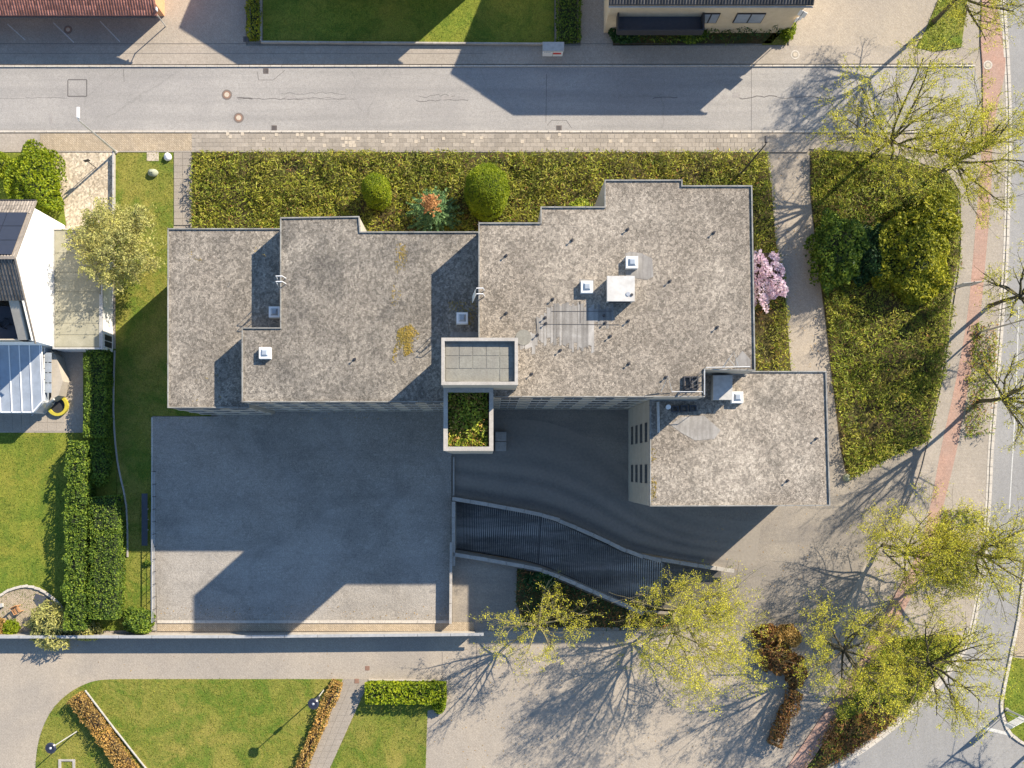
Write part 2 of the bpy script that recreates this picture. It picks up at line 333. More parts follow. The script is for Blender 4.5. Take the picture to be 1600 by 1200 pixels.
def smoothline(pts, per=6):
    out = []; n = len(pts)
    for i in range(n - 1):
        p0 = np.array(pts[max(i - 1, 0)]); p1 = np.array(pts[i]); p2 = np.array(pts[i + 1]); p3 = np.array(pts[min(i + 2, n - 1)])
        for k in range(per):
            t = k / per
            out.append(tuple(.5 * ((2 * p1) + (-p0 + p2) * t + (2 * p0 - 5 * p1 + 4 * p2 - p3) * t * t + (-p0 + 3 * p1 - 3 * p2 + p3) * t ** 3)))
    out.append(tuple(pts[-1])); return out
def offset(poly, d):
    """inset (d>0) of a closed polygon"""
    n = len(poly); A = sum(poly[i][0] * poly[(i + 1) % n][1] - poly[(i + 1) % n][0] * poly[i][1] for i in range(n))
    s = 1 if A > 0 else -1; out = []
    for i in range(n):
        p0, p1, p2 = [np.array(poly[(i + k) % n], float) for k in (-1, 0, 1)]
        a = p1 - p0; b = p2 - p1; a /= np.linalg.norm(a); b /= np.linalg.norm(b)
        na = np.array([-a[1], a[0]]) * s; nb = np.array([-b[1], b[0]]) * s
        m = na + nb; m /= max(np.dot(m, na), .2); out.append(tuple(p1 + m * d))
    return out
def along(line, step):
    """points and headings every step metres along a polyline"""
    out = []; carry = 0
    for (x0, y0), (x1, y1) in zip(line[:-1], line[1:]):
        L = math.hypot(x1 - x0, y1 - y0); a = math.atan2(y1 - y0, x1 - x0); t = carry
        while t < L: out.append((x0 + (x1 - x0) * t / L, y0 + (y1 - y0) * t / L, a)); t += step
        carry = t - L
    return out

# ================================================================== THE SETTING
ramp_out = PP([(707, 776), (852, 803), (990, 862), (1127, 886), (1127, 962), (985, 951), (845, 892), (707, 867)])
def sheet(name, pts, z, mat, z0=-.06, holes=(), kind='structure', px=True, h=0):
    p = PP(pts, h) if px else pts
    o = MB().prism(p, z0, z, [PP(q) if px else q for q in holes]).build(name, mat); tag(o, kind=kind); return o
g = MB(); g.prism([(-400, -400), (400, -400), (400, 400), (-400, 400)], None, -.03, [ramp_out]); go = g.build('ground', 'paver'); tag(go, kind='structure')

street = [(-900, 106), (1522, 104), (1534, 150), (1526, 206), (-900, 205)]
so = sheet('street', street, 0.0, 'asphalt')
kl = [(1552, -260), (1562, -60), (1570, 0), (1577, 100), (1580, 200), (1578, 300), (1575, 400), (1568, 500), (1560, 600), (1552, 700), (1548, 780), (1541, 870), (1527, 960), (1512, 1010), (1478, 1060), (1440, 1100), (1395, 1140), (1340, 1180), (1300, 1204), (1190, 1260), (1000, 1350)]
kls = smoothline(kl)
far = [(1680, -260), (1690, 300), (1665, 600), (1626, 760), (1604, 870), (1592, 960), (1580, 1020), (1568, 1080), (1565, 1110), (1580, 1148), (1620, 1172), (2100, 1290), (2000, 1800), (1000, 1800)]
sheet('main_road', kls + far[::-1], -.004, 'main_asphalt')
sheet('north_pavement', [(-900, 72), (1235, 72), (1410, 72), (1500, 90), (1520, 100), (-900, 102)], .09, 'walk')
sheet('forecourt', [(-900, -300), (385, -300), (385, 72), (-900, 72)], .085, 'paver')
sheet('house_drive', [(907, -300), (957, -300), (957, 72), (907, 72)], .084, 'paver')
sheet('paved_yard', [(1232, -300), (1470, -300), (1440, 60), (1410, 72), (1232, 72)], .086, 'paver')
# red cycle path
redL = smoothline([(1510, -260), (1530, -60), (1534, 0), (1532, 60), (1535, 110), (1535, 200), (1528, 300), (1520, 400), (1510, 500), (1492, 600), (1470, 700), (1455, 780), (1435, 860), (1398, 930), (1345, 1030), (1297, 1100), (1225, 1205), (1100, 1380)], 4)
redR = smoothline([(1532, -260), (1552, -60), (1556, 0), (1566, 60), (1570, 110), (1552, 200), (1548, 300), (1540, 400), (1530, 500), (1513, 600), (1495, 700), (1476, 780), (1456, 860), (1422, 935), (1370, 1030), (1326, 1100), (1256, 1205), (1130, 1380)], 4)
sheet('cycle_path', redL + redR[::-1], .072, 'red_path')
sheet('footpath', smoothline([(1480, -260), (1495, 0), (1500, 110), (1500, 300), (1500, 400), (1486, 500), (1471, 600), (1450, 690), (1400, 800), (1350, 900)], 4) + redL[:57:1][::-1] , .066, 'walk') if False else None
wk = smoothline([(1495, 230), (1500, 300), (1500, 400), (1486, 500), (1471, 600), (1450, 690), (1430, 760), (1380, 860)], 4)
rl = [p for p in redL if 215 < p[1] < 900]
sheet('footpath', wk + rl[::-1], .068, 'walk')
rr = [p for p in redR if -60 < p[1] < 1010]; kk = [p for p in kls if -60 < p[1] < 985]
sheet('verge_paving', rr + [(p[0] - 9, p[1]) for p in kk[::-1]], .067, 'walk')
# kerb stones
def kerb(name, line_px, step=1.0, w=.16, off=0, z=.11, mat='kerb', gap=.012):
    line = PP(line_px); par = MB().build(name, mat) ; tag(par, kind='structure')
    base = MB().cbox(0, 0, 0, step - gap, w, z + .05, 0, .012); me = None
    for i, (x, y, a) in enumerate(along(line, step)):
        if not (-52 < x < 50 and -38 < y < 38): continue
        if me is None: o = base.build('kerb_stone', mat, par); me = o.data
        else: o = bpy.data.objects.new('kerb_stone', me); link(o, par)
        o.location = (x + math.cos(a) * step / 2, y + math.sin(a) * step / 2, -.05 + random.uniform(-.006, .006)); o.rotation_euler = (0, 0, a + random.uniform(-.006, .006))
    return par
random.seed(4)
kerb('north_kerb', [(-60, 104), (1520, 103)])
kerb('south_kerb', [(-60, 206), (1500, 206)], w=.2)
kerb('curved_kerb', [(p[0] - 2, p[1]) for p in kls if -60 < p[1] < 1225], .8, .28)
kerb('gutter_row', [(p[0] - 7, p[1]) for p in kls if -60 < p[1] < 1225], .8, .22, z=.075)
kerb('island_kerb', smoothline([(1626, 760), (1604, 870), (1592, 960), (1580, 1020), (1568, 1080), (1565, 1110), (1580, 1148), (1620, 1172)], 3), .8, .28)
sheet('gutter_bed', [(p[0] - 13, p[1]) for p in kls] + kls[::-1], .045, 'concrete', z0=-.06)
# south pavement : slabs
sheet('south_pavement', [(-900, 209), (1263, 209), (1330, 212), (1500, 209), (1520, 209), (1500, 300), (1480, 268), (1400, 243), (1264, 233), (1262, 238), (-900, 238)], .075, 'walk')
sl = MB(); rnd = random.Random(2)
for r_ in range(4):
    x = 300 + (r_ % 2) * 5
    a = None
    while x < 1240:
        a = P(x + .3, 210 + r_ * 6.6 + .12); b = P(x + 10.7, 216.6 + r_ * 6.6 - .12)
        if not (1205 < x): sl.box(a[0], b[1], .06, b[0], a[1], .087 + rnd.uniform(0, .012))
        x += 11
par = sl.build('paving_slabs', 'slab'); tag(par, kind='structure')
# pale replacement slabs in the pavement
M['slab_pale'] = surf('slab_pale', c3(.42, .36, .28), c3(.50, .43, .34), 5, .3, None, .5, .95, .1, .2, island=.08)
pav = tag(MB().build('pale_slabs', 'slab_pale'), kind='structure')
ps = [(465, 211), (472, 211), (483, 217), (490, 217), (412, 217), (432, 211), (503, 211), (535, 217), (541, 217), (547, 217), (541, 223), (547, 223), (552, 223), (537, 228), (548, 228), (554, 228), (560, 217), (507, 228), (598, 222), (610, 211), (650, 222), (660, 216), (693, 217), (725, 211), (738, 222), (752, 216), (816, 222), (856, 217), (874, 211), (953, 221), (970, 221), (1022, 220), (1142, 213), (1149, 213), (360, 214), (356, 210), (379, 210), (1170, 213)]
for x, y in ps:
    a = P(x, y); MB().cbox(a[0], a[1], .095, .3, .3, .014).build('slab', 'slab_pale', pav)
sheet('drive_apron', [(63, 209), (300, 209), (300, 236), (63, 236)], .082, 'herring')
sheet('cobble_drive', [(82, 238), (180, 238), (180, 420), (105, 420), (104, 352), (100, 325), (92, 290), (84, 262)], .03, 'cobble')
# stepping path west of the bed
def slabrows(name, kind_name, pts4, nu, nv, mat, z, gap=.03, rot=True, seed=1):
    par = tag(MB().build(name, mat), kind='structure'); rd = random.Random(seed)
    q = [np.array(P(*p)) for p in pts4]
    for j in range(nv):
        sh = rd.uniform(-.15, .15) / nu
        for i in range(nu):
            u0, u1 = i / nu, (i + 1) / nu; v0, v1 = j / nv, (j + 1) / nv
            f = lambda u, v: (q[0] * (1 - u) + q[1] * u) * (1 - v) + (q[3] * (1 - u) + q[2] * u) * v
            c = [f(u0, v0), f(u1, v0), f(u1, v1), f(u0, v1)]; ctr = sum(c) / 4
            c = [tuple(ctr + (p - ctr) * (1 - gap)) for p in c]
            MB().prism(c, -.02, z + rd.uniform(-.006, .008)).build(kind_name, mat, par)
    return par
slabrows('garden_path', 'paving_slab', [(272, 238), (299, 238), (299, 352), (272, 352)], 2, 11, 'slab', .05)
slabrows('lawn_path', 'paving_slab', [(538, 1061), (576, 1061), (514, 1202), (481, 1202)], 3, 15, 'slab', .05, .02)
# drive (ramp cut out) and terrace
sheet('drive', [(707, 600), (1310, 600), (1325, 752), (1450, 692), (1400, 800), (1350, 885), (1300, 985), (740, 985), (707, 973)], .012, 'drive', holes=[[(707.5, 776), (852, 803), (990, 862), (1127, 886), (1127, 962), (985, 951), (845, 892), (707.5, 867)]])
sheet('plaza', [(-900, 992), (1180, 985), (1180, 1075), (1250, 1075), (1240, 1180), (1180, 1400), (-900, 1400)], .008, 'paver')
sheet('courtyard_terrace', [(238, 651), (340, 651), (340, 600), (706, 600), (704, 970), (246, 970)], .10, 'terrace')
sheet('gravel_strip', [(246, 972), (740, 972), (740, 986), (246, 986)], .05, 'herring')
par = tag(MB().build('terrace_edging', 'concrete'), kind='structure')
for i in range(18):
    a = P(246 + i * 25.4, 969); b = P(246 + (i + 1) * 25.4, 973.5); MB().box(a[0] + .01, b[1], .0, b[0] - .01, a[1], .13).build('edging_stone', 'kerb', par)
for i in range(21):
    a = P(237, 652 + i * 15.2); b = P(239.5, 652 + (i + 1) * 15.2)
    if i < 21: MB().box(a[0], b[1] + .01, .0, b[0], a[1] - .01, .12).build('edging_stone', 'kerb', par)
sheet('walkway_strip', [(236, 800), (243, 800), (245, 985), (236, 985)], .105, 'terrace')

# ---- lawns and beds
rng = np.random.default_rng(7)
def lawn(name, pts, mat_s, mat_g, per, z=.03, hgt=.06, size=.13):
    o = sheet(name + '_soil', pts, z, mat_s)
    poly = PP(pts); p = scatter(poly, per, rng); keep = vnoise(p, .7, 3) + rng.uniform(0, .8, len(p)) > .55; p = p[keep]
    p = p[(np.abs(p[:, 0]) < 52) & (np.abs(p[:, 1]) < 40)]
    p = p + rng.normal(0, .05, p.shape); c = np.column_stack([p, z + rng.uniform(.01, hgt, len(p))])
    return tag(quads(name + '_grass', leaves(c, size, rng, .5, .3), mat_g), kind='stuff')
lawn('side_lawn', [(180.5, 238), (271, 238), (271, 360), (330, 360), (330, 650), (238, 650), (238, 985), (186, 985), (181, 700)], 'lawn_soil', 'grass', 60)
lawn('street_lawn', [(410, -200), (866, -200), (866, 68), (411, 67)], 'lawn_green', 'grass_green', 30)
lawn('garden_lawn', [(-300, 676), (130, 676), (130, 545), (181, 545), (181, 700), (186, 870), (186, 985), (-300, 985)], 'lawn_green', 'grass_green', 45)
lawn('front_lawn', [(-300, 238), (84, 238), (84, 262), (92, 290), (100, 325), (104, 352), (-300, 352)], 'lawn_green', 'grass_green', 30)
arc = smoothline([(55, 1230), (57, 1180), (66, 1140), (84, 1106), (112, 1080), (148, 1064), (190, 1061)], 5)
lawn('arc_lawn', arc + [(536, 1061), (478, 1202), (470, 1235)], 'lawn_soil', 'grass', 60)
lawn('hedge_lawn', [(577, 1064), (697, 1064), (697, 1106), (668, 1110), (664, 1235), (500, 1235)], 'lawn_soil', 'grass', 60)
lawn('verge_lawn', [(1424, 86), (1502, 74), (1514, -20), (1512, -120), (1490, -120), (1470, -10), (1445, 50)], 'lawn_soil', 'leaf_bed_green', 80, hgt=.2, size=.2)
lawn('island_lawn', [(1577, 1026), (1680, 1042), (1680, 1200), (1610, 1166), (1580, 1144), (1569, 1110), (1571, 1075)], 'lawn_green', 'grass_green', 60)
lawn('yard_corner', [(1232, 12), (1238, 12), (1238, 48), (1228, 70), (1190, 70), (1210, 50)], 'lawn_soil', 'grass', 60)
sheet('island_paving', [(1596, 900), (1760, 900), (1760, 1042), (1584, 1024)], .05, 'herring')
def bed(name, label, pts, mats, per, hgt=.45, size=.26, soil='earth', z=.03, up=.35, seed=0):
    sheet(name + '_soil', pts, z, soil); poly = PP(pts)
    for k, (mt, w, sc) in enumerate(mats):
        p = scatter(poly, per * w, rng); nz = vnoise(p, sc, seed + k); nz2 = vnoise(p, sc * 3.1, seed + k + 9)
        p = p[nz * .6 + nz2 * .4 + rng.uniform(-.25, .25, len(p)) > .42]
        p = p[(np.abs(p[:, 0]) < 52) & (np.abs(p[:, 1]) < 40)]
        top = 1.25 * hgt * (.1 + 1.1 * vnoise(p, .32, seed + 8) + .9 * vnoise(p, .9, seed + 5)) * (.35 + 1.2 * vnoise(p, 2.0, seed + 6)); p = p + rng.normal(0, .09, p.shape)
        c = np.column_stack([p, z + top * rng.uniform(.15, 1, len(p)) ** .6])
        o = quads(name if k == 0 else name + '_' + mt.split('_', 1)[1], leaves(c, size * 1.3, rng, up, .22), mt); tag(o, kind='stuff')
bed('north_ground_cover', '', [(301, 239), (1198, 239), (1206, 300), (1212, 380), (1224, 430), (1230, 500), (1238, 612), (1050, 612), (330, 420), (301, 420)], [('leaf_bed', 95, .35), ('leaf_bed_green', 38, .3), ('leaf_brown', 4, .25)], 1.0, .5, .27, seed=1)
mainbed = [(1266, 236), (1330, 239), (1400, 247), (1478, 272), (1497, 300), (1498, 400), (1485, 470), (1481, 520), (1468, 600), (1448, 690), (1390, 715), (1324, 750), (1313, 700), (1301, 600), (1290, 500), (1276, 400), (1266, 300)]
bed('east_ground_cover', '', mainbed, [('leaf_bed', 75, .3), ('leaf_bed_green', 70, .25), ('leaf_brown', 3, .3)], 1.0, .55, .27, seed=21)
bed('kerbside_ground_cover', '', [(1518, 506), (1557, 502), (1551, 600), (1546, 677), (1503, 684), (1511, 600)], [('leaf_bed_green', 90, .4), ('leaf_brown', 30, .5)], 1.0, .5, .27, seed=31)
bed('corner_ground_cover', '', [(1474, 795), (1533, 799), (1529, 868), (1515, 926), (1464, 914), (1456, 888), (1460, 850)], [('leaf_bed_green', 100, .4), ('leaf_brown', 20, .5)], 1.0, .5, .27, seed=41)
bed('curve_ground_cover', '', [(1400, 992), (1500, 992), (1494, 1015), (1466, 1056), (1430, 1094), (1400, 1120), (1365, 1092), (1330, 1120), (1298, 1120), (1330, 1070), (1372, 1010)], [('leaf_bed_green', 110, .3), ('leaf_bed', 30, .3)], 1.0, .55, .3, seed=51)
bed('brown_ground_cover', '', [(1365, 1092), (1400, 1120), (1385, 1136), (1330, 1174), (1293, 1196), (1240, 1226), (1262, 1175), (1298, 1120), (1330, 1120)], [('leaf_brown', 110, .5), ('leaf_bed_green', 20, .3)], 1.0, .5, .27, seed=61)
bed('ramp_ground_cover', '', [(808, 888), (845, 896), (985, 955), (1060, 962), (1060, 980), (820, 980), (806, 940)], [('leaf_dark', 60, .5), ('leaf_brown', 50, .5)], 1.0, .6, .27, seed=71)
bed('house_ground_cover', '', [(958, 38), (1232, 38), (1205, 68), (958, 71)], [('leaf_dark', 60, .5), ('leaf_hedge', 30, .5)], 1.0, .9, .27, seed=81)

# ---- ramp
def rz(x, y):
    px = x / S + 800; return -2.9 * min(1, max(0, (1118 - px) / 400)) ** .95 + .01
ri = PP([(711, 781), (851, 808), (988, 867), (1127, 891), (1127, 958), (986, 946), (846, 887), (711, 862)])
rampo = tag(MB().build('garage_ramp', 'dark_ramp'), kind='structure')
top = smoothline([(711, 781), (851, 808), (988, 867), (1127, 891)], 8); bot = smoothline([(711, 862), (846, 887), (986, 946), (1127, 958)], 8)
m = MB(); vs = []
for a, b in zip(top, bot):
    for q in range(5):
        x, y = P(a[0] + (b[0] - a[0]) * q / 4, a[1] + (b[1] - a[1]) * q / 4); vs.append((x, y, rz(x, y)))
m.add(vs, [(i * 5 + j, i * 5 + j + 1, (i + 1) * 5 + j + 1, (i + 1) * 5 + j) for i in range(len(top) - 1) for j in range(4)])
m.build('ramp_floor', 'dark_ramp', rampo)
m = MB()
def lerp_line(L, t):
    n = len(L) - 1; k = min(int(t * n), n - 1); f = t * n - k; return (L[k][0] * (1 - f) + L[k + 1][0] * f, L[k][1] * (1 - f) + L[k + 1][1] * f)
nr = 108
for i in range(nr):
    t0 = (i + .5) / nr * .78; t1 = t0 + .0036
    a0, b0, a1, b1 = lerp_line(top, t0), lerp_line(bot, t0), lerp_line(top, t1), lerp_line(bot, t1)
    pts = []
    for A, B, u in ((a0, b0, .03), (a0, b0, .97), (a1, b1, .97), (a1, b1, .03)):
        x, y = P(A[0] + (B[0] - A[0]) * u, A[1] + (B[1] - A[1]) * u); pts.append((x, y, rz(x, y)))
    m.add([(p[0], p[1], p[2] - .02) for p in pts] + [(p[0], p[1], p[2] + .035) for p in pts], [(4, 5, 6, 7), (0, 1, 5, 4), (1, 2, 6, 5), (2, 3, 7, 6), (3, 0, 4, 7)])
tag(m.build('ramp_rib', 'rib', rampo), kind='stuff')
for x in (846, 988, 1035):    # joints between pours
    t = (x - 711) / 416; a, b = lerp_line(top, t), lerp_line(bot, t); pa, pb = P(*a), P(*b)
    dx, dy = pb[0] - pa[0], pb[1] - pa[1]; L = math.hypot(dx, dy); nx_, ny_ = -dy / L * .05, dx / L * .05
    q = [(pa[0] - nx_, pa[1] - ny_), (pb[0] - nx_, pb[1] - ny_), (pb[0] + nx_, pb[1] + ny_), (pa[0] + nx_, pa[1] + ny_)]
    MB().prism(q, None, lambda x, y: rz(x, y) + .045).build('joint', 'seam', rampo)
def wear_strip():
    m, t, n, l, b = nt('drive_wear'); M['drive_wear'] = m; at = n.new('ShaderNodeAttribute'); at.attribute_name = 'wear'; g_ = n.new('ShaderNodeNewGeometry')
    f = noise(n, l, g_.outputs['Position'], 4, 6, .65); f2 = noise(n, l, g_.outputs['Position'], .35, 5, .6)
    base = mixn(n, l, c3(.225, .198, .163), c3(.285, .252, .208), ramp(n, l, f, .3, .7)); dark = mixn(n, l, c3(.105, .097, .088), c3(.16, .147, .132), ramp(n, l, f, .3, .7))
    ad = n.new('ShaderNodeMath'); ad.operation = 'MULTIPLY_ADD'; l.new(f2, ad.inputs[0]); ad.inputs[1].default_value = .5; l.new(at.outputs['Fac'], ad.inputs[2])
    l.new(mixn(n, l, base, dark, ramp(n, l, ad.outputs[0], .30, 1.0)), b.inputs['Base Color']); b.inputs['Roughness'].default_value = .9
    low = smoothline([(711, 771), (780, 784), (855, 799), (925, 828), (990, 857), (1055, 870), (1127, 881), (1180, 884)], 5); up = smoothline([(711, 655), (780, 655), (855, 660), (925, 690), (990, 745), (1060, 797), (1135, 812), (1190, 815)], 5)
    V, W_, F = [], [], []; nr_ = 30
    for i, (a, c) in enumerate(zip(low, up)):
        e = min(1, (len(low) - 1 - i) / 8)
        for j in range(nr_ + 1):
            u_ = j / nr_; x, y = P(a[0] + (c[0] - a[0]) * u_, a[1] + (c[1] - a[1]) * u_); V.append((x, y, .0165))
            band = math.exp(-((u_ - .06) / .05) ** 2) + .8 * math.exp(-((u_ - .30) / .06) ** 2) + .55 * math.exp(-((u_ - .52) / .08) ** 2) + .45 * math.exp(-((u_ - .85) / .2) ** 2)
            W_.append(.62 * min(1, band) * e * min(1, (1 - u_) * 6))
    for i in range(len(low) - 1):
        for j in range(nr_): k = i * (nr_ + 1) + j; F.append((k, k + nr_ + 1, k + nr_ + 2, k + 1))
    mb = MB(); mb.add(V, F); o = mb.build('drive_wear_band', 'drive_wear'); at_ = o.data.attributes.new('wear', 'FLOAT', 'POINT'); at_.data.foreach_set('value', W_); tag(o, kind='structure')
    o.data.update(); 
    if o.data.polygons[0].normal.z < 0: o.data.flip_normals()
wear_strip()
# concrete parapets of the ramp
def wallrun(name, label, cat, line_px, w, z0, z1, mat, capm=None, seg=None, group=None, capw=.0, capt=.08, parent=None):
    pts = PP(line_px); x, y = pts[0]
    t = parent or thing(name, label, cat, x, y, 0, group)
    left, right = [], []
    n = len(pts)
    for i in range(n):
        a = np.array(pts[max(i - 1, 0)]); b = np.array(pts[min(i + 1, n - 1)]); d = (b - a) / np.linalg.norm(b - a); nn = np.array([-d[1], d[0]])
        left.append(tuple(np.array(pts[i]) + nn * w / 2)); right.append(tuple(np.array(pts[i]) - nn * w / 2))
    MB().prism(left + right[::-1], z0, z1).build('wall', mat, t)
    if capm:
        st = along(pts, seg)
        me = None
        for (cx_, cy_, a) in st:
            if me is None:
                o = MB().cbox(x, y, 0, seg - .02, w + capw, capt, 0, .012).build('coping_stone', capm, t); me = o.data
            else: o = bpy.data.objects.new('coping_stone', me); link(o, t)
            o.location = (cx_ + math.cos(a) * seg / 2 - x, cy_ + math.sin(a) * seg / 2 - y, z1 + .002); o.rotation_euler = (0, 0, a)
    return t
wallrun('ramp_parapet', 'long bent concrete parapet on the north side of the dark ribbed garage ramp', 'parapet wall', smoothline([(707, 778.5), (780, 791), (852, 806), (920, 833), (989, 863.5), (1055, 877), (1125, 888)], 4), .30, -2.9, .85, 'concrete', 'concrete', 1.7, capw=.06)
wallrun('ramp_parapet', 'bent concrete parapet on the south side of the ramp beside the shrubs', 'parapet wall', smoothline([(707, 864.5), (776, 876), (845, 890), (915, 918), (985, 948.5)], 4), .30, -2.9, .85, 'concrete', 'concrete', 1.7, capw=.06)
wallrun('ramp_end_wall', 'short dark concrete wall closing the low west end of the garage ramp', 'retaining wall', [(709, 783), (709, 860)], .30, -2.9, .85, 'concrete', 'concrete', 1.5, capw=.04)
wallrun('terrace_wall', 'grey concrete wall dividing the courtyard terrace from the yard below the ramp', 'wall', [(704.5, 972), (705.5, 872)], .20, 0, 1.1, 'concrete', 'concrete', 1.9, capw=.05)
wallrun('low_kerb_wall', 'low pale edge wall between the terrace and the dark drive north of the ramp', 'wall', [(709, 714), (709, 774)], .14, 0, .25, 'concrete')
wallrun('boundary_wall', 'long concrete boundary wall with pale coping along the southern path', 'wall', [(-60, 991), (380, 990.5), (742, 987)], .16, 0, 1.45, 'concrete', 'coping_grey', 3.06, capw=.12, capt=.09)
wallrun('garden_edge_wall', 'low narrow wall along the east side of the cobbled drive', 'wall', [(180, 238), (180, 352)], .10, 0, .45, 'concrete', 'alu', 1.2, capw=.06)
wallrun('fence_kerb', 'thin grey edging line beside the tall hedge on the side lawn', 'edging', smoothline([(180, 548), (178, 640), (184, 720), (198, 790), (200, 870)], 3), .12, 0, .18, 'concrete')
wallrun('gable_edge_wall', 'long thin retaining edge crossing the arc lawn beside the straw coloured hedge', 'edging', [(134, 1078), (175, 1132), (232, 1204)], .09, 0, .16, 'concrete', 'coping_grey', 1.0, capw=.0)
wallrun('hedge_kerb', 'pale kerb in front of the short green hedge by the plaza', 'edging', [(576, 1062), (700, 1063)], .12, 0, .12, 'kerb')
# ================================================================== APARTMENT BUILDING
hA, hB, hC, hF, hD, hE = 9.8, 12.0, 15.0, 12.1, 19.6, 16.8
ax_, ay_ = P(766, 640)
apt = thing('apartment_building', 'large stepped apartment block with gravel flat roofs and a taller stair tower', 'apartment building', ax_, ay_)
def block(outline_px, h, drop=.22, roofmat='gravel_roof', wmat='wall_cream', cw=.16, z0=0.0, capmat='alu', shift=0):
    pts = PP(outline_px, h)
    if shift: pts = offset(pts, shift)
    ins = offset(pts, cw)
    MB().prism(pts, z0, h - .07).build('wall', wmat, apt)          # body closed under the roof sheet
    # roof sheet lies proud of the body, parapet ring above it
    ring = MB(); n = len(pts)
    o2 = offset(pts, -.03)
    ring.prism(o2, h - .12, h + .10, holes=[ins]); ring.build('parapet', capmat, apt)
    r = MB().prism(ins, h - .10, h - .04 + 0.0).build('roof', roofmat, apt)
    return pts, r
A_px = [(262, 357), (437.5, 357), (437.5, 512), (379.5, 512), (379.5, 637), (262, 637)]
# block A is cut back to world outline of block B so that nothing overlaps
B_px = [(438, 340), (561, 338), (563, 362), (748, 362), (748, 628), (378, 628), (378, 512), (438, 512)]
C_px = [(748, 348), (845, 348), (845, 323), (945, 323), (945, 281), (1066, 281), (1066, 290), (1175, 290), (1180, 579), (1101, 577), (1101, 620), (748, 620)]
F_px = [(1016, 580), (1291, 580), (1297, 790), (1016, 791)]
def aw(px, py, h): return P(px, py, h)
xBl = P(438, 0, hB)[0]; xBs = P(378, 0, hB)[0]; yBs = P(0, 512, hB)[1]; xBr = P(748, 0, hC)[0]
ybot = P(0, 628, hB)[1]
def wpoly(pts, h, rm='gravel_roof'):   # world points -> block
    ins = offset(pts, .075)
    MB().prism(pts, 0.0, h - .16).build('wall', 'wall_cream', apt)
    MB().prism(offset(pts, -.02), h - .14, h + .02, holes=[ins]).build('parapet', 'coping_metal', apt)
    return MB().prism(ins, h - .155, h - .10).build('roof', rm, apt)
Aw = [P(262, 357, hA), (xBl - .004, P(0, 357, hA)[1]), (xBl - .004, yBs - 0.0), (xBs - .004, yBs), (xBs - .004, P(0, 637, hA)[1]), P(262, 637, hA)]
wpoly(Aw, hA, 'gravel_low')
Bw = PP(B_px, hB); Bw = [(min(x, xBr - .004), y) for x, y in Bw]
wpoly(Bw, hB)
Cw = PP(C_px, hC); wpoly(Cw, hC, 'gravel_high')
yCn = P(0, 579, hC)[1]
xf0 = P(1016, 0, hF)[0]; yCs = P(0, 620, hC)[1]; xCr = P(1181, 0, hC)[0]; xCn = P(1101, 0, hC)[0]
Fw = [(xf0, yCs - .004), (xCn + .004, yCs - .004), (xCn + .004, P(0, 577, hC)[1] - .01), (xCr + .004, yCn - .03), (xCr + .004, P(0, 580, hF)[1]), P(1291, 580, hF), P(1297, 790, hF), (xf0, P(0, 791, hF)[1])]
wpoly(Fw, hF, 'gravel_wing')
jm = MB()
for pts_, h_ in ((Aw, hA), (Bw, hB), (Cw, hC), (Fw, hF)):
    ln = list(pts_) + [pts_[0]]
    for (x_, y_, a_) in along(ln, 2.4): jm.cbox(x_, y_, h_ + .021, .035, .2, .006, a_)
tag(jm.build('coping_joint', 'seam', apt), kind='stuff')
# stair tower: D (roof terrace with slabs) and E (planted)
xD0, yD0 = P(690, 528, hD); xD1, yD1 = P(809, 601, hD); xE1 = P(770.5, 0, hE)[0]; yE1 = P(0, 704, hE)[1]
def tower(x0, y0, x1, y1, h, depth, t, roofm):
    MB().box(x0, y1, 0, x1, y0, h - depth).build('wall', 'wall_cream', apt)
    out = [(x0, y1), (x1, y1), (x1, y0), (x0, y0)]; ins = offset(out, t)
    MB().prism(offset(out, -.02), h - depth - .01, h, holes=[ins]).build('parapet', 'concrete', apt)
    return MB().prism(ins, h - depth + .002, h - depth + .03).build('roof', roofm, apt)
tower(xD0, yD0, xD1, yD1, hD, .42, .22, 'membrane_pale')
tower(xD0 + .02, yD1 - .03, xE1, yE1, hE, .8, .30, 'earth')
rd = random.Random(5)
for i in range(5):      # roofing felts on the tower
    for j in range(3):
        if rd.random() < .12: continue
        x0 = xD0 + .3 + i * (xD1 - xD0 - .6) / 5; w = (xD1 - xD0 - .6) / 5 - .05; y0 = yD1 + .3 + j * (yD0 - yD1 - .6) / 3; hh = (yD0 - yD1 - .6) / 3 - .05
        MB().box(x0, y0, hD - .39, x0 + w, y0 + hh, hD - .39 + rd.uniform(.015, .03)).build('roof_slab', 'membrane_pale', apt)
# facade: floor bands and windows on the south faces
def facade(x0, x1, y, h, floors, n, face=-1, first=1.0, wfrac=.62, skip=()):
    fh = (h - .5) / floors
    for f in range(floors):
        z = first + f * fh
        MB().box(x0 + .05, y - .06, z - .95 + .06, x1 - .05, y - .004, z - .12).build('spandrel_panel', 'concrete' if f % 2 else 'wall_cream', apt)
        w = (x1 - x0) / n
        for i in range(n):
            if (i, f) in skip: continue
            a = x0 + i * w + w * (1 - wfrac) / 2; b = a + w * wfrac
            o = MB().box(a, y - .05, z, b, y - .003, z + 1.35).build('window', 'alu', apt)
            MB().box(a + .07, y - .06, z + .07, (a + b) / 2 - .03, y - .052, z + 1.28).build('pane', 'glass', o)
            MB().box((a + b) / 2 + .03, y - .06, z + .07, b - .07, y - .052, z + 1.28).build('pane', 'glass', o)
        MB().box(x0 + .05, y - .03, z + 1.6, x1 - .05, y - .004, z + 1.72).build('band', 'dark_metal', apt)
facade(P(262, 0, hA)[0], xBs - .05, P(0, 637, hA)[1], hA, 3, 3, first=1.3)
facade(xBs, xD0 - .1, ybot, hB, 4, 8, first=1.2)
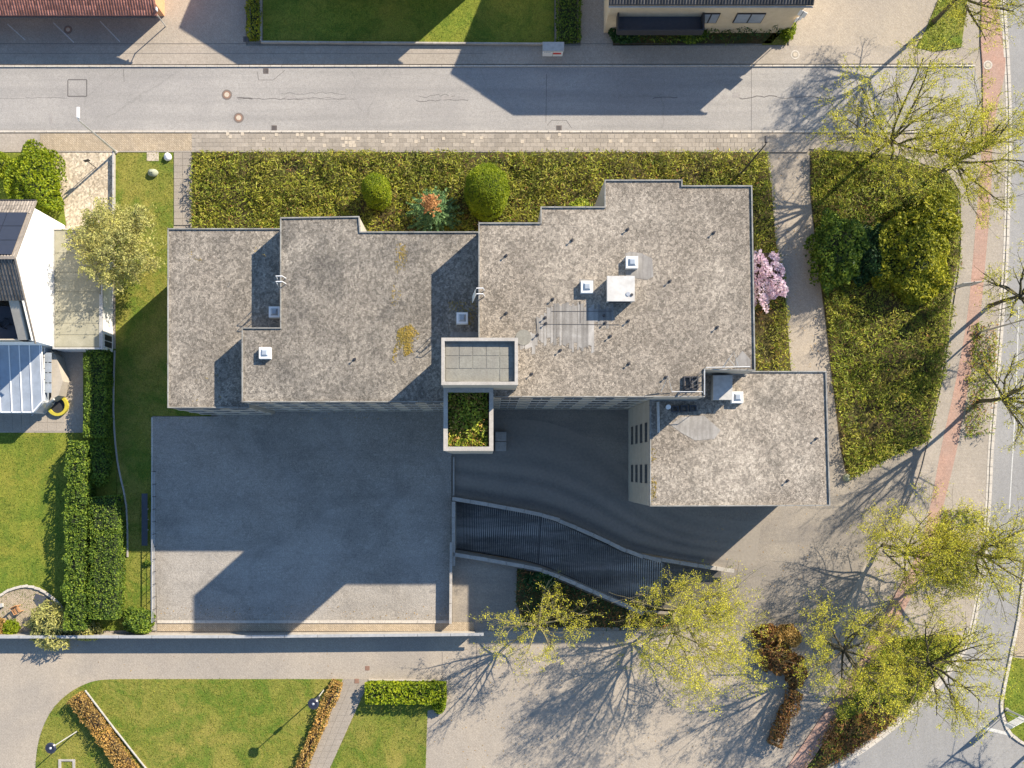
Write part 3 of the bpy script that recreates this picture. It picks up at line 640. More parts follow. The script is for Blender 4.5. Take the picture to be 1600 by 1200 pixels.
facade(xE1 + .1, xf0 - .1, P(0, 620, hC)[1], hC, 5, 5, first=1.1)
# west face of the south-east wing: panels and 4 x 2 windows
y0f, y1f = P(0, 791, hF)[1], yCs
zs = [.02, 2.7, 5.3, 7.9, 10.5, hF - .2]
for k in range(5):
    MB().box(xf0 - .05, y0f + .02, zs[k] + .02, xf0 - .003, y1f - .08, zs[k + 1] - .02).build('facade_panel', 'wall_cream', apt)
for (wy0, wy1) in ((P(0, 664, 6)[1], P(0, 693, 6)[1]), (P(0, 726, 6)[1], P(0, 754, 6)[1])):
    for k in range(4):
        z = 1.9 + k * 2.6
        o = MB().box(xf0 - .07, wy1, z, xf0 - .045, wy0, z + 1.25).build('window', 'dark_metal', apt)
        MB().box(xf0 - .078, wy1 + .06, z + .06, xf0 - .071, (wy0 + wy1) / 2 - .02, z + 1.19).build('pane', 'glass', o)
        MB().box(xf0 - .078, (wy0 + wy1) / 2 + .02, z + .06, xf0 - .071, wy0 - .06, z + 1.19).build('pane', 'glass', o)
# north and east windows (seen only a step aside)
for k in range(4):
    for i in range(5):
        x = P(1310, 0)[0]; y = P(0, 620 + i * 30)[1]
        MB().box(Fw[5][0] + .02, y - .9, 1.2 + k * 2.7, Fw[5][0] + .07, y - .0, 2.5 + k * 2.7).build('window', 'glass', apt) if False else None
# entrance canopies at the foot of the tower
for i in (0, 1):
    a = P(774, 675 + i * 15.5); b = P(791, 689.5 + i * 15.5); MB().box(a[0], b[1], .02, b[0], a[1], .45).build('light_shaft_cover', 'concrete', apt)
# ---- roof fittings
def onroof(px, py, h): return P(px, py, h)
def skylight(px, py, h, s=.95):
    x, y = onroof(px, py, h + .45); z = h - .1
    o = MB().cbox(x, y, z, s, s, .38, 0, .05).build('skylight', 'white', apt)
    MB().box(x - s / 2 + .02, y - s / 2 + .02, z + .384, x + s / 2 - .02, y + s / 2 - .02, z + .45).build('frame', 'white', o)
    d = MB().cbox(x, y, z + .452, s * .62, s * .62, .14, 0, .13).build('dome', 'glass_roof', o)
for q in ((428, 487, hA), (413, 551, hB), (722, 496.5, hB), (988, 409, hC), (917.5, 447.5, hC), (1153, 620.5, hF)): skylight(*q)
# big ventilation housing
x, y = onroof(970.5, 450.5, hC + 1.2); o = MB().box(x - 1.0, y - .9, hC - .1, x + 1.0, y + .9, hC + 1.0).build('vent_housing', 'alu', apt)
MB().cbox(x, y, hC + 1.01, 2.16, 1.98, .10, 0, .02).build('lid', 'lid_grey', o)
MB().tube([(x + .55, y - .42, hC + 1.11), (x + .55, y - .42, hC + 1.16)], .17, 10).build('spigot', 'steel', o)
MB().tube([(x + .83, y - .48, hC + 1.11), (x + .83, y - .48, hC + 1.18)], .11, 10).build('spigot', 'dark_metal', o)
for k in range(5): MB().box(x - .85, y - .93, hC + .1 + k * .15, x + .85, y - .905, hC + .17 + k * .15).build('louvre', 'dark_metal', o)
# hatch and steps by the south-east notch
x0, y0 = onroof(1115, 587, hF + .9); x1, y1 = onroof(1144, 624, hF + .9)
o = MB().box(x0, y1, hF - .1, x1, y0, hF + .8).build('roof_hatch', 'concrete', apt); MB().cbox((x0 + x1) / 2, (y0 + y1) / 2, hF + .81, x1 - x0 + .1, y0 - y1 + .1, .07, 0, .02).build('lid', 'alu', o)
def sheetpatch(pts, h, mat='membrane', lift=.004, n='felt_patch'):
    return MB().prism(PP(pts, h - .1), h - .12, h - .10 + lift + .012).build(n, mat, apt)
def strips(x0, x1, yt, yb, h, seed, w=(2.5, 6)):
    m = MB(); rd_ = random.Random(seed); x = x0
    while x < x1:
        ww = rd_.uniform(*w); f = (x - x0) / (x1 - x0); a_ = yt(f) + rd_.uniform(-4, 5); b_ = yb(f) + rd_.uniform(-9, 7)
        if b_ > a_ + 4: 
            q = PP([(x + rd_.uniform(-.5, .5), a_), (x + ww, a_ + rd_.uniform(-2, 2)), (x + ww + rd_.uniform(-.5, .5), b_), (x, b_ + rd_.uniform(-3, 3))], h - .1); m.prism(q, h - .11, h - .10 + .014 + rd_.uniform(0, .004))
        x += ww * rd_.uniform(.92, 1.15)
    return tag(m.build('felt_strip', 'felt_streak', apt), kind='stuff')
strips(838, 957, lambda f: 494 - 22 * min(1, f * 4) + 8 * f, lambda f: 534 + (10 if .35 < f < .75 else 0) - (26 if f > .75 else 0), hC, 3)
strips(812, 840, lambda f: 520, lambda f: 548, hC, 4, (3, 6))
sheetpatch([(977, 396), (985, 393), (1003, 396), (1019, 404), (1021, 432), (1012, 437), (978, 432)], hC, 'membrane', .006)
sheetpatch([(905, 436), (928, 437), (930, 460), (906, 461)], hC, 'membrane', .006)
sheetpatch([(1063, 652), (1100, 649), (1126, 672), (1116, 686), (1086, 688), (1064, 676), (1048, 664)], hF, 'felt_streak')
sheetpatch([(704, 519), (747, 519), (747, 527), (704, 527)], hB, 'membrane')
sheetpatch([(1149, 562), (1160, 548), (1173, 562), (1173, 574), (1149, 574)], hC, 'membrane', .006)
for a_, b_ in (((862, 486), (957, 486)), ((844, 506), (968, 507)), ((838, 497), (840, 523)), ((907, 470), (907, 505))):
    p0, p1 = onroof(*a_, hC), onroof(*b_, hC); MB().tube([(p0[0], p0[1], hC - .07), (p1[0], p1[1], hC - .07)], .022, 5).build('seam', 'seam', apt)
x, y = onroof(818, 527, hC); MB().disc(x, y, hC - .12, hC - .06, .62, 18).build('drain_cover', 'membrane_pale', apt)
# small roof vents / lightning conductor feet
feet = [(893, 376, hC), (980, 359, hC), (1115, 364, hC), (1046, 440, hC), (863, 468, hC), (851, 497, hC), (852, 506, hC), (943, 494, hC), (945, 505, hC), (981, 502, hC), (953, 526, hC), (1120, 512, hC), (875, 548, hC), (982, 569, hC), (830, 585, hC), (1040, 590, hC), (839, 524, hC), (790, 400, hC), (790, 490, hC), (553, 562, hB), (1275, 686, hF), (1230, 752, hF)]
me = None
for px, py, h in feet:
    x, y = onroof(px + 1, py - 1, h)
    if me is None:
        o = MB().disc(ax_, ay_, 0, .10, .13, 8, .11).tube([(ax_, ay_, .08), (ax_, ay_, .32)], .035, 5).tube([(ax_, ay_, .32), (ax_, ay_, .36)], .08, 6).build('roof_vent_pipe', 'dark_metal', apt); me = o.data
    else: o = bpy.data.objects.new('roof_vent_pipe', me); link(o, apt)
    o.location = (x - ax_, y - ay_, h - .1)
# ladders and handrails on the roofs
def ladder(px, py, h0, h1, dx, dy):
    x, y = P(px, py, h1); L = MB()
    nx, ny = -dy, dx
    for s_ in (-.22, .22):
        bx, by = x + nx * s_, y + ny * s_
        L.tube([(bx + dx * .55, by + dy * .55, h0 + .0), (bx + dx * .25, by + dy * .25, h1 + .1), (bx + dx * .15, by + dy * .15, h1 + .9), (bx - dx * .35, by - dy * .35, h1 + .95), (bx - dx * .45, by - dy * .45, h1 - .05)], .04, 5)
    o = L.build('roof_ladder', 'white', apt)
    for k in range(int((h1 - h0) / .3)):
        t = (k + .5) * .3 / (h1 - h0); q = .55 - .3 * t
        MB().tube([(x - nx * .22 + dx * q, y - ny * .22 + dy * q, h0 + (k + .5) * .3), (x + nx * .22 + dx * q, y + ny * .22 + dy * q, h0 + (k + .5) * .3)], .02, 4).build('rung', 'steel', o)
ladder(438, 439, hA, hB, -1, 0); ladder(748, 458, hB, hC, -1, 0)
# white angled bracket below ladder and roof railing at the notch
def rail(pts, r=.03, mat='steel', name='handrail'):
    return MB().tube(pts, r, 5).build(name, mat, apt)
def rp(px, py, h): x, y = P(px, py, h); return (x, y, h)
rail([rp(1101, 578, hC), rp(1101, 578, hC + .9), rp(1101, 617, hC + .9), rp(1101, 617, hC)])
rail([rp(1101, 598, hC), rp(1101, 598, hC + .9)])
rail([rp(1050, 614, hC), rp(1050, 612, hC + .9), rp(1098, 612, hC + .9), rp(1098, 614, hC)])
rail([rp(1103, 574, hC), rp(1103, 574, hC + .9), rp(1172, 573, hC + .9), rp(1172, 575, hC)])
for a_, b_, c_ in (((1044, 587), (1033, 612), (1050, 612)), ((1138, 560), (1129, 574), (1150, 574)), ((1147, 549), (1130, 574), (1154, 574))):
    rail([rp(*b_, hC), rp(*a_, hC + 1.2), rp(*c_, hC)], .025)
# dark window frame racks lying on the lower roof
for (x0p, y0p, x1p, y1p, h) in ((1068, 588, 1079, 609, hC), (1080, 588, 1091, 609, hC), (1049, 634, 1060, 644, hF), (1063, 633, 1074, 644, hF), (1077, 633, 1088, 643, hF)):
    f_ = MB(); a = P(x0p, y0p, h); b = P(x1p, y1p, h)
    for q in ((a[0], b[1], a[0] + .1, a[1]), (b[0] - .1, b[1], b[0], a[1]), (a[0] + .1, a[1] - .1, b[0] - .1, a[1]), (a[0] + .1, b[1], b[0] - .1, b[1] + .1)): f_.box(q[0], q[1], h - .09, q[2], q[3], h + .12)
    f_.build('metal_frame', 'dark_metal', apt)
rail([rp(1098, 585, hC + .1), rp(1080, 600, hC + .9), rp(1070, 604, hC + .1)], .05, 'dark_metal', 'step_rail'); rail([rp(1096, 598, hC + .1), rp(1078, 606, hC + .8), rp(1066, 608, hC + .1)], .04, 'dark_metal', 'step_rail')
p0, p1 = P(1028, 628, hF), P(1029, 676, hF); MB().tube([(p0[0], p0[1], hF), (p1[0], p1[1], hF)], .12, 8).build('pipe', 'alu', apt)
x, y = P(1044, 636, hF); MB().disc(x, y, hF - .1, hF + .2, .2, 10).build('vent_pipe', 'white', apt)
# long mast with guy on A/B edge
# plants growing on the tower roof
q = [(xD0 + .35, yE1 + .35), (xE1 - .45, yE1 + .35), (xE1 - .45, yD1 - .1), (xD0 + .35, yD1 - .1)]
p = scatter(q, 130, rng); c = np.column_stack([p, hE - .75 + rng.uniform(0, .7, len(p)) * (.3 + vnoise(p, 1.6, 4))])
tag(quads('roof_plants', leaves(c, .26, rng, .3, .4), 'leaf_bed_green', apt), kind='stuff')
p = scatter(q, 30, rng); c = np.column_stack([p, hE - .7 + rng.uniform(0, .5, len(p))]); tag(quads('roof_dry_plants', leaves(c, .3, rng, .3, .3), 'leaf_straw', apt), kind='stuff')
# moss tufts on the roof
p = scatter(PP([(612, 560), (622, 515), (640, 505), (655, 520), (650, 548), (630, 558), (616, 572)], hB), 500, rng); p = p[vnoise(p, 1.6, 8) + rng.uniform(-.3, .3, len(p)) > .5]
c = np.column_stack([p, hB - .09 + rng.uniform(0, .05, len(p))]); tag(quads('roof_moss', leaves(c, .11, rng, 1.5, .6), 'leaf_moss', apt), kind='stuff')

for poly_, h_, dn in (([(618, 366), (640, 366), (636, 400), (630, 440), (622, 480), (610, 480), (616, 430)], hB, 90), ([(395, 380), (425, 375), (420, 400), (400, 400)], hB, 10), ([(1017, 700), (1026, 700), (1026, 785), (1017, 785)], hF, 120), ([(262, 400), (300, 392), (340, 400), (300, 410)], hA, 30), ([(700, 470), (745, 470), (745, 510), (705, 505)], hB, 60), ([(300, 590), (340, 585), (345, 620), (300, 630)], hA, 30)):
    p = scatter(PP(poly_, h_), dn, rng); p = p[vnoise(p, 1.3, 8) + rng.uniform(-.3, .3, len(p)) > .55]
    c = np.column_stack([p, h_ - .09 + rng.uniform(0, .03, len(p))]); tag(quads('roof_moss', leaves(c, .12, rng, 1.5, .6), 'leaf_moss', apt), kind='stuff')
# ================================================================== WEST HOUSE (white gable, solar panels), garage, conservatory
gx, gy = P(60, 450)
wh = thing('white_house', 'white rendered house with black solar panels on its tiled roof', 'house', gx, gy)
X1 = P(101, 0)[0]; Yn, Ys = P(0, 352)[1], P(0, 546)[1]; Yr = P(0, 440)[1]; X0 = X1 - 11
he, hr = 6.6, 10.0
def rzf(y): return hr - (hr - he) * (abs(y - Yr) / (Yn - Yr if y > Yr else Yr - Ys))
ymid = P(0, 494)[1]
w = MB()   # gable walls and long walls as one shell
w.add([(X1, Yn, 0), (X1, Ys, 0), (X1, Ys, he), (X1, Yr, hr), (X1, Yn, he), (X0, Yn, 0), (X0, Ys, 0), (X0, Ys, he), (X0, Yr, hr), (X0, Yn, he)],
      [(0, 4, 3, 2, 1), (5, 6, 7, 8, 9), (0, 5, 9, 4), (1, 2, 7, 6)])
w.build('wall', 'white', wh)
def slope(y0, y1, x0, x1, th=.14, mat='tile_grey', name='roof', parent=wh, zf=rzf, lift=.02):
    m = MB(); a, b = zf(y0) + lift, zf(y1) + lift
    m.add([(x0, y0, a), (x1, y0, a), (x1, y1, b), (x0, y1, b), (x0, y0, a + th), (x1, y0, a + th), (x1, y1, b + th), (x0, y1, b + th)],
          [(0, 1, 2, 3), (7, 6, 5, 4), (0, 4, 5, 1), (1, 5, 6, 2), (2, 6, 7, 3), (3, 7, 4, 0)])
    return m.build(name, mat, parent)
slope(Yn + .5, Yr, X0 - .3, X1 + .35); slope(Yr, ymid, X0 - .3, X1 + .35)
def tiles(y0, y1, x0, x1, mat, parent, zf, step=.30, row=.36, lift=.16, prof=.05):
    """rows of pantiles: each tile a small raised barrel, joined into one covering"""
    m = MB(); n = int((x1 - x0) / step); L = abs(y1 - y0); k = max(1, int(L / row)); s_ = 1 if y1 > y0 else -1
    for j in range(k):
        ya, yb = y0 + s_ * L * j / k, y0 + s_ * L * (j + 1.04) / k
        za, zb = zf(ya) + lift, zf(yb) + lift + .03
        for i in range(n):
            x = x0 + (i + .5) * (x1 - x0) / n; w_ = (x1 - x0) / n * .36; d = random.uniform(-.008, .008)
            v = [(x - w_, ya, za), (x, ya, za + prof + d), (x + w_, ya, za), (x - w_, yb, zb), (x, yb, zb + prof + d), (x + w_, yb, zb)]
            m.add(v, [(0, 1, 4, 3), (1, 2, 5, 4), (0, 2, 1), (3, 4, 5)] if s_ > 0 else [(3, 4, 1, 0), (4, 5, 2, 1), (1, 2, 0), (5, 4, 3)])
    return tag(m.build('roof_tiles', mat, parent), kind='stuff')
tiles(Yr - .1, ymid, X0 - .3, X1 + .3, 'tile_black', wh, rzf, .27)
tiles(Yn + .48, Yn - .8, X0 - .3, X1 + .3, 'tile_grey', wh, rzf, .24)
tiles(Yr + .6, Yr + .05, X0 - .3, X1 + .3, 'tile_grey', wh, rzf, .24)
for i in range(4):          # solar modules
    for j in range(3):
        ya = Yn - .75 - j * 1.42; yb = ya - 1.38; xb = X1 + .05 - i * 1.72; xa = xb - 1.68
        o = slope(ya, yb, xa, xb, .05, 'solar', 'solar_panel', wh, rzf, .24)
MB().box(X0 - .3, Yr - .12, hr + .14, X1 + .36, Yr + .12, hr + .27).build('ridge_cap', 'tile_grey', wh)
MB().tube([(X0 - .3, Yn + .55, he - .18), (X1 + .4, Yn + .55, he - .18)], .08, 6).build('gutter', 'dark_metal', wh)
m = MB()
for (ya, yb) in ((Yn + .5, Yr), (Yr, Ys - .3)):
    za, zb = rzf(ya), rzf(yb); m.add([(X1 + .30, ya, za + .02), (X1 + .42, ya, za + .02), (X1 + .42, yb, zb + .02), (X1 + .30, yb, zb + .02), (X1 + .30, ya, za + .22), (X1 + .42, ya, za + .22), (X1 + .42, yb, zb + .22), (X1 + .30, yb, zb + .22)],
                                     [(0, 1, 2, 3), (7, 6, 5, 4), (0, 4, 5, 1), (1, 5, 6, 2), (2, 6, 7, 3), (3, 7, 4, 0)])
m.build('verge_board', 'tile_grey', wh)
# roof terrace behind the south slope
MB().box(X0, Ys, 5.4, X1 - .25, ymid, 5.6).build('balcony_floor', 'blue_deck', wh)
m = MB(); m.add([(X1 - 1.1, ymid, 5.6), (X1 - .26, ymid, 5.6), (X1 - .26, Ys, 5.6), (X1 - 1.1, Ys, 5.6), (X1 - 1.1, ymid, rzf(ymid)), (X1 - .26, ymid, rzf(ymid)), (X1 - .26, Ys, rzf(Ys)), (X1 - 1.1, Ys, rzf(Ys))],
              [(0, 1, 2, 3), (7, 6, 5, 4), (0, 4, 5, 1), (1, 5, 6, 2), (2, 6, 7, 3), (3, 7, 4, 0)]); m.build('cheek_wall', 'wall_cream', wh)
MB().box(X0, Ys - .02, 5.6, X1 - 1.1, Ys + .12, 6.5).build('balcony_parapet', 'wall_cream', wh)
def chair(name, label, cat, x, y, z, rot, mat, group=None):
    t = thing(name, label, cat, x, y, z, group); t.rotation_euler = (0, 0, 0)
    c, s_ = math.cos(rot), math.sin(rot); T = lambda u, v: (x + u * c - v * s_, y + u * s_ + v * c)
    def bx(n, u, v, zz, su, sv, sz): MB().cbox(*T(u, v), z + zz, su, sv, sz, rot).build(n, mat, t)
    for k in range(5): bx('seat_slat', 0, -.28 + k * .14, .40, .60, .11, .03)
    for k in range(5):
        m = MB(); a = [T(-.30 + .0, .32)] ; m.cbox(*T(-.24 + k * .12, .36), z + .45, .09, .05, .62, rot).build('back_slat', mat, t)
    for u in (-.32, .32):
        bx('armrest', u, 0, .62, .08, .68, .04)
        for v in (-.28, .30): bx('leg', u, v, 0, .06, .06, .62)
    return t
chair('balcony_chair', 'dark garden chair standing on the roof balcony of the white house', 'chair', *P(8, 505, 6), 5.6, 2.2, 'dark_metal')
# garage
tg = thing('garage', 'flat-roofed white garage between the house gable and the willow tree', 'garage', *P(140, 450))
hG = 2.5; ga = P(82, 357, hG); gb = P(160, 545, hG)
MB().box(ga[0] + .02, gb[1], 0, gb[0], ga[1], hG - .16).build('wall', 'white', tg)
out = [(ga[0] + .02, gb[1]), (gb[0], gb[1]), (gb[0], ga[1]), (ga[0] + .02, ga[1])]; ins = offset(out, .12)
MB().prism(offset(out, -.02), hG - .15, hG, holes=[ins]).build('parapet', 'alu', tg)
MB().prism(ins, hG - .155, hG - .11).build('roof', 'garage_felt', tg)
ys = [357, 395, 425, 455, 486, 505, 523, 542]
for i in range(7):
    a = P(84, ys[i] + 1, hG); b = P(157, ys[i + 1], hG); MB().box(a[0] + .05, b[1] + .03, hG - .105, b[0] - .1, a[1] - .03, hG - .085 + random.uniform(0, .012)).build('roof_sheet', 'garage_felt', tg)
MB().box(gb[0] - .3, ga[1] - 6, hG - .08, gb[0] - .14, gb[1] + .2, hG - .02).build('gutter', 'alu', tg)
MB().box(gb[0] - .9, ga[1] + .004, .1, ga[0] + 1.3, ga[1] + .05, 2.1).build('door', 'alu', tg)
for q_ in range(2):
    a = P(162, 0, 1.6)[0]; yy = P(0, 527 + q_ * 10)[1]; MB().box(gb[0] + .004, yy - .5, .4, gb[0] + .04, yy, 2.0).build('window', 'dark_metal', tg)
for (px, py, r_) in ((110, 362, .28), (117, 371, .42)):
    x, y = P(px, py, hG); tp = thing('roof_pot', 'small bowl of yellow moss on the garage roof corner' if r_ < .3 else 'larger round bowl of moss on the garage roof beside the willow', 'plant pot', x, y, hG - .08)
    MB().disc(x, y, hG - .08, hG + .1, r_ * .8, 12, r_).build('bowl', 'concrete', tp)
    rr_ = np.sqrt(rng.uniform(0, 1, 40)) * r_ * .85; th = rng.uniform(0, 6.28, 40); c = np.column_stack([x + rr_ * np.cos(th), y + rr_ * np.sin(th), np.full(40, hG + .12)])
    quads('moss', leaves(c, .15, rng, 1), 'leaf_bed_green', tp)
# conservatory (glass roof) and its terrace
sheet('house_terrace', [(-300, 545), (130, 545), (130, 676), (-300, 676)], .04, 'walk')
par = tag(MB().build('terrace_slabs', 'slab'), kind='structure')
for i in range(9):
    for j in range(2):
        a = P(-20 + i * 13.5, 647 + j * 13.5); b = P(-20 + (i + 1) * 13.5, 647 + (j + 1) * 13.5); MB().box(a[0] + .015, b[1] + .015, .0, b[0] - .015, a[1] - .015, .055 + random.uniform(0, .008)).build('paving_slab', 'slab', par)
tc = thing('conservatory', 'glass-roofed conservatory with white glazing bars behind the house', 'conservatory', *P(40, 600))
hc0, hc1 = 3.1, 2.5   # roof falls to the south
def cz(x, y): return hc0 - (hc0 - hc1) * min(1, max(0, (Ys - y) / 6.2))
xs_px = [-40, -22, -3, 15, 31, 47, 66]
for i in range(6):
    a = P(xs_px[i] + .5, 546, 3)[0]; b = P(xs_px[i + 1] - .5, 546, 3)[0]; ytop = Ys - .02; yb = P(0, 643, 2.5)[1]
    yb2 = yb
    if i == 5: pts = [(a, ytop), (a, yb), (a + (b - a) * .2, yb), (b, P(0, 626, 2.5)[1]), (b, ytop)]
    else: pts = [(a, ytop), (a, yb), (b, yb), (b, ytop)]
    MB().prism(pts, hc1 - .1, cz).build('roof_pane', 'glass_roof', tc) if False else None
    m = MB(); m.prism(pts, None, lambda x, y: cz(x, y) + .02).build('roof_pane', 'glass_roof', tc)
    m = MB(); m.prism(pts, None, lambda x, y: cz(x, y) - .01)
for xp in xs_px:
    a = P(xp, 546, 3)[0]; yb = P(0, 644 if xp < 50 else 627, 2.5)[1]
    m = MB(); ym = [(Ys - .01, cz(0, Ys)), (yb, cz(0, yb))]
    m.add([(a - .035, y_, z_ + d) for (y_, z_) in ym for d in (-.03, .09)] + [(a + .035, y_, z_ + d) for (y_, z_) in ym for d in (-.03, .09)], [(1, 3, 7, 5), (0, 1, 5, 4), (2, 6, 7, 3), (0, 2, 3, 1), (4, 5, 7, 6), (0, 4, 6, 2)]); m.build('glazing_bar', 'white', tc)
e0 = P(-40, 644, 2.5); e1 = P(51, 644, 2.5); e2 = P(67, 627, 2.5); e3 = (e2[0], Ys)
for a, b in ((e0, e1), (e1, e2), (e2, e3)):
    MB().tube([(a[0], a[1], cz(*a) - .02), (b[0], b[1], cz(*b) - .02)], .07, 6).build('eaves_beam', 'white', tc)
    L = math.hypot(b[0] - a[0], b[1] - a[1]); ang = math.atan2(b[1] - a[1], b[0] - a[0]); k = max(1, round(L / 1.1))
    for i in range(k):
        t = (i + .5) / k; o = MB().cbox(a[0] + (b[0] - a[0]) * t, a[1] + (b[1] - a[1]) * t, .06, L / k - .06, .05, 2.25, ang).build('window', 'white', tc)
        MB().cbox(a[0] + (b[0] - a[0]) * t, a[1] + (b[1] - a[1]) * t, .25, L / k - .2, .08, 1.9, ang).build('pane', 'glass_roof', o)
# lean-to with pale panels east of it
for i in range(4):
    a = P(70, 551 + i * 16, 2.3); b = P(80, 565.5 + i * 16, 2.3); MB().box(a[0], b[1], 2.2, b[0], a[1], 2.28).build('side_pane', 'glass_roof', tc)
pts = PP([(81, 548), (88, 556), (99, 596), (92, 618), (78, 626), (81, 620)], 1.6); MB().prism(pts, .05, 1.7).build('side_planter', 'wall_cream', tc)
# round black planter with olive rim
x, y = P(92, 634); tp = thing('round_planter', 'round black basin with a yellow-green rim on the house terrace', 'planter', x, y)
MB().disc(x, y, .04, .12, .72, 20).build('basin', 'dark_metal', tp)
m = MB(); n = 22
for i in range(n):
    a = 2 * math.pi * i / n; b = 2 * math.pi * (i + 1) / n
    q4 = [(x + math.cos(t) * r_, y + math.sin(t) * r_) for t, r_ in ((a, .72), (b, .72), (b, .98), (a, .98))]; m.prism(q4[::-1], .04, .38)
m.build('rim', 'yellow_paint', tp)
tm = thing('folded_parasol', 'closed grey parasol leaning over the round planter', 'parasol', *P(68, 640)); 
a = P(58, 643); b = P(86, 624, 1.5); MB().tube([(a[0], a[1], .1), ((a[0] + b[0]) / 2, (a[1] + b[1]) / 2, 1.0), (b[0], b[1], 1.7)], [.08, .28, .1], 8).build('canopy', 'alu', tm); MB().tube([(a[0] - .5, a[1] - .4, .06), (a[0], a[1], .12)], .04, 6).build('pole', 'steel', tm)
# ================================================================== NORTH HOUSES
# red roofed bungalow (top left)
hR = 2.9; xr = P(246, 0, hR)[0]; yr0 = P(0, 25, hR)[1]
rh = thing('red_roofed_house', 'low house with a weathered red tiled roof by the parking bays', 'house', *P(200, 0))
zf = lambda y: hR + (y - yr0) * .62 if y < yr0 + 5 else hR + 5 * .62 - (y - yr0 - 5) * .62
MB().add([(xr - .3, yr0 + 1.3, 0), (xr - .3, yr0 + 9.5, 0), (xr - .3, yr0 + 9.5, hR + .2), (xr - .3, yr0 + 5, hR + 2.95), (xr - .3, yr0 + 1.3, hR + .6), (xr - 26, yr0 + 1.3, 0), (xr - 26, yr0 + 9.5, 0), (xr - 26, yr0 + 9.5, hR + .2), (xr - 26, yr0 + 5, hR + 2.95), (xr - 26, yr0 + 1.3, hR + .6)],
         [(0, 1, 2, 3, 4), (9, 8, 7, 6, 5), (4, 9, 5, 0), (1, 6, 7, 2)]).build('wall', 'wall_orange', rh)
slope(yr0 - .0, yr0 + 5, xr - 27, xr, .12, 'tile_red', 'roof', rh, zf, -.05); slope(yr0 + 5, yr0 + 10, xr - 27, xr, .12, 'tile_red', 'roof', rh, zf, -.05)
tiles(yr0 + .02, yr0 + 5, xr - 24, xr - .02, 'tile_red', rh, zf, .24, .33, .055)
MB().tube([(xr - 27, yr0 - .08, hR - .08), (xr + .02, yr0 - .08, hR - .08)], .08, 6).build('gutter', 'dark_metal', rh)
MB().tube([(xr - .1, yr0 - .1, hR - .1), (xr - .2, yr0 + .35, hR - .5), (xr - .2, yr0 + .35, .1)], .05, 6).build('downpipe', 'alu', rh)
MB().box(xr + .02, yr0 + .3, hR + .2, xr + .10, yr0 + .6, hR + .5).build('bracket', 'white', rh)
# parking bay lines
par = tag(MB().build('parking_bays', 'paint'), kind='structure')
for (a, b) in (((12, 38), (40, 63)), ((84, 36), (116, 67)), ((157, 34), (188, 66)), ((-60, 38), (-32, 64))):
    p0, p1 = P(*a), P(*b); L = math.hypot(p1[0] - p0[0], p1[1] - p0[1]); MB().cbox((p0[0] + p1[0]) / 2, (p0[1] + p1[1]) / 2, .086, L, .09, .006, math.atan2(p1[1] - p0[1], p1[0] - p0[0])).build('bay_line', 'paint', par)
# out of frame house whose shadow lies over the street lawn
def gable_house(name, label, x0, x1, ys_, yn_, he_, hr_, wall, roof):
    t = thing(name, label, 'house', (x0 + x1) / 2, ys_, 0); ym = (ys_ + yn_) / 2
    z = lambda y: hr_ - (hr_ - he_) * abs(y - ym) / (ym - ys_)
    a, b = ys_ + .5, yn_ - .5
    MB().add([(x1 - .3, a, 0), (x1 - .3, b, 0), (x1 - .3, b, z(b)), (x1 - .3, ym, hr_), (x1 - .3, a, z(a)), (x0 + .3, a, 0), (x0 + .3, b, 0), (x0 + .3, b, z(b)), (x0 + .3, ym, hr_), (x0 + .3, a, z(a))],
             [(0, 1, 2, 3, 4), (9, 8, 7, 6, 5), (4, 9, 5, 0), (1, 6, 7, 2)]).build('wall', wall, t)
    slope(ys_, ym, x0, x1, .14, roof, 'roof', t, z, -.02); slope(ym, yn_, x0, x1, .14, roof, 'roof', t, z, -.02)
    return t, z
u = lambda px: P(px, 0)[0]; v = lambda py: P(0, py)[1]
gh, gz = gable_house('gabled_house', 'gabled house standing just north of the street lawn', u(500), u(757), v(-13), v(-290), 6.2, 10.6, 'wall_beige', 'tile_black')
bh, bz = gable_house('beige_house', 'beige rendered house with a black tiled roof and a dark balcony', u(938), u(1235), v(60), v(-246), 6.4, 11.2, 'wall_beige', 'tile_black')
tiles(v(60) + .02, v(-20), u(938), u(1235), 'tile_black', bh, bz, .26, .34, .13)
MB().tube([(u(938), v(61.5), 6.32), (u(1235), v(61.5), 6.32)], .09, 6).build('gutter', 'concrete', bh)
yw = v(60) + .5
def bwin(x0p, x1p, z0, z1):
    o = MB().box(u(x0p), yw - .10, z0, u(x1p), yw - .003, z1).build('window', 'dark_metal', bh); n = 2
    for i in range(n):
        a = u(x0p) + .08 + i * (u(x1p) - u(x0p)) / n; b = u(x0p) - .06 + (i + 1) * (u(x1p) - u(x0p)) / n; MB().box(a, yw - .112, z0 + .1, b, yw - .102, z1 - .1).build('pane', 'glass_roof', o)
bwin(1083, 1110, 2.2, 4.0); bwin(1135, 1178, 2.2, 4.0)
MB().box(u(957), yw - 1.55, 3.1, u(1085), yw - .01, 3.3).build('balcony_floor', 'blue_deck', bh)
for q_ in ((u(957), yw - 1.6, u(1085), yw - 1.5), (u(1083), yw - 1.5, u(1086), yw - .02), (u(956), yw - 1.5, u(958.5), yw - .02)): MB().box(q_[0], q_[1], 3.1, q_[2], q_[3], 4.1).build('balcony_parapet', 'dark_metal', bh)
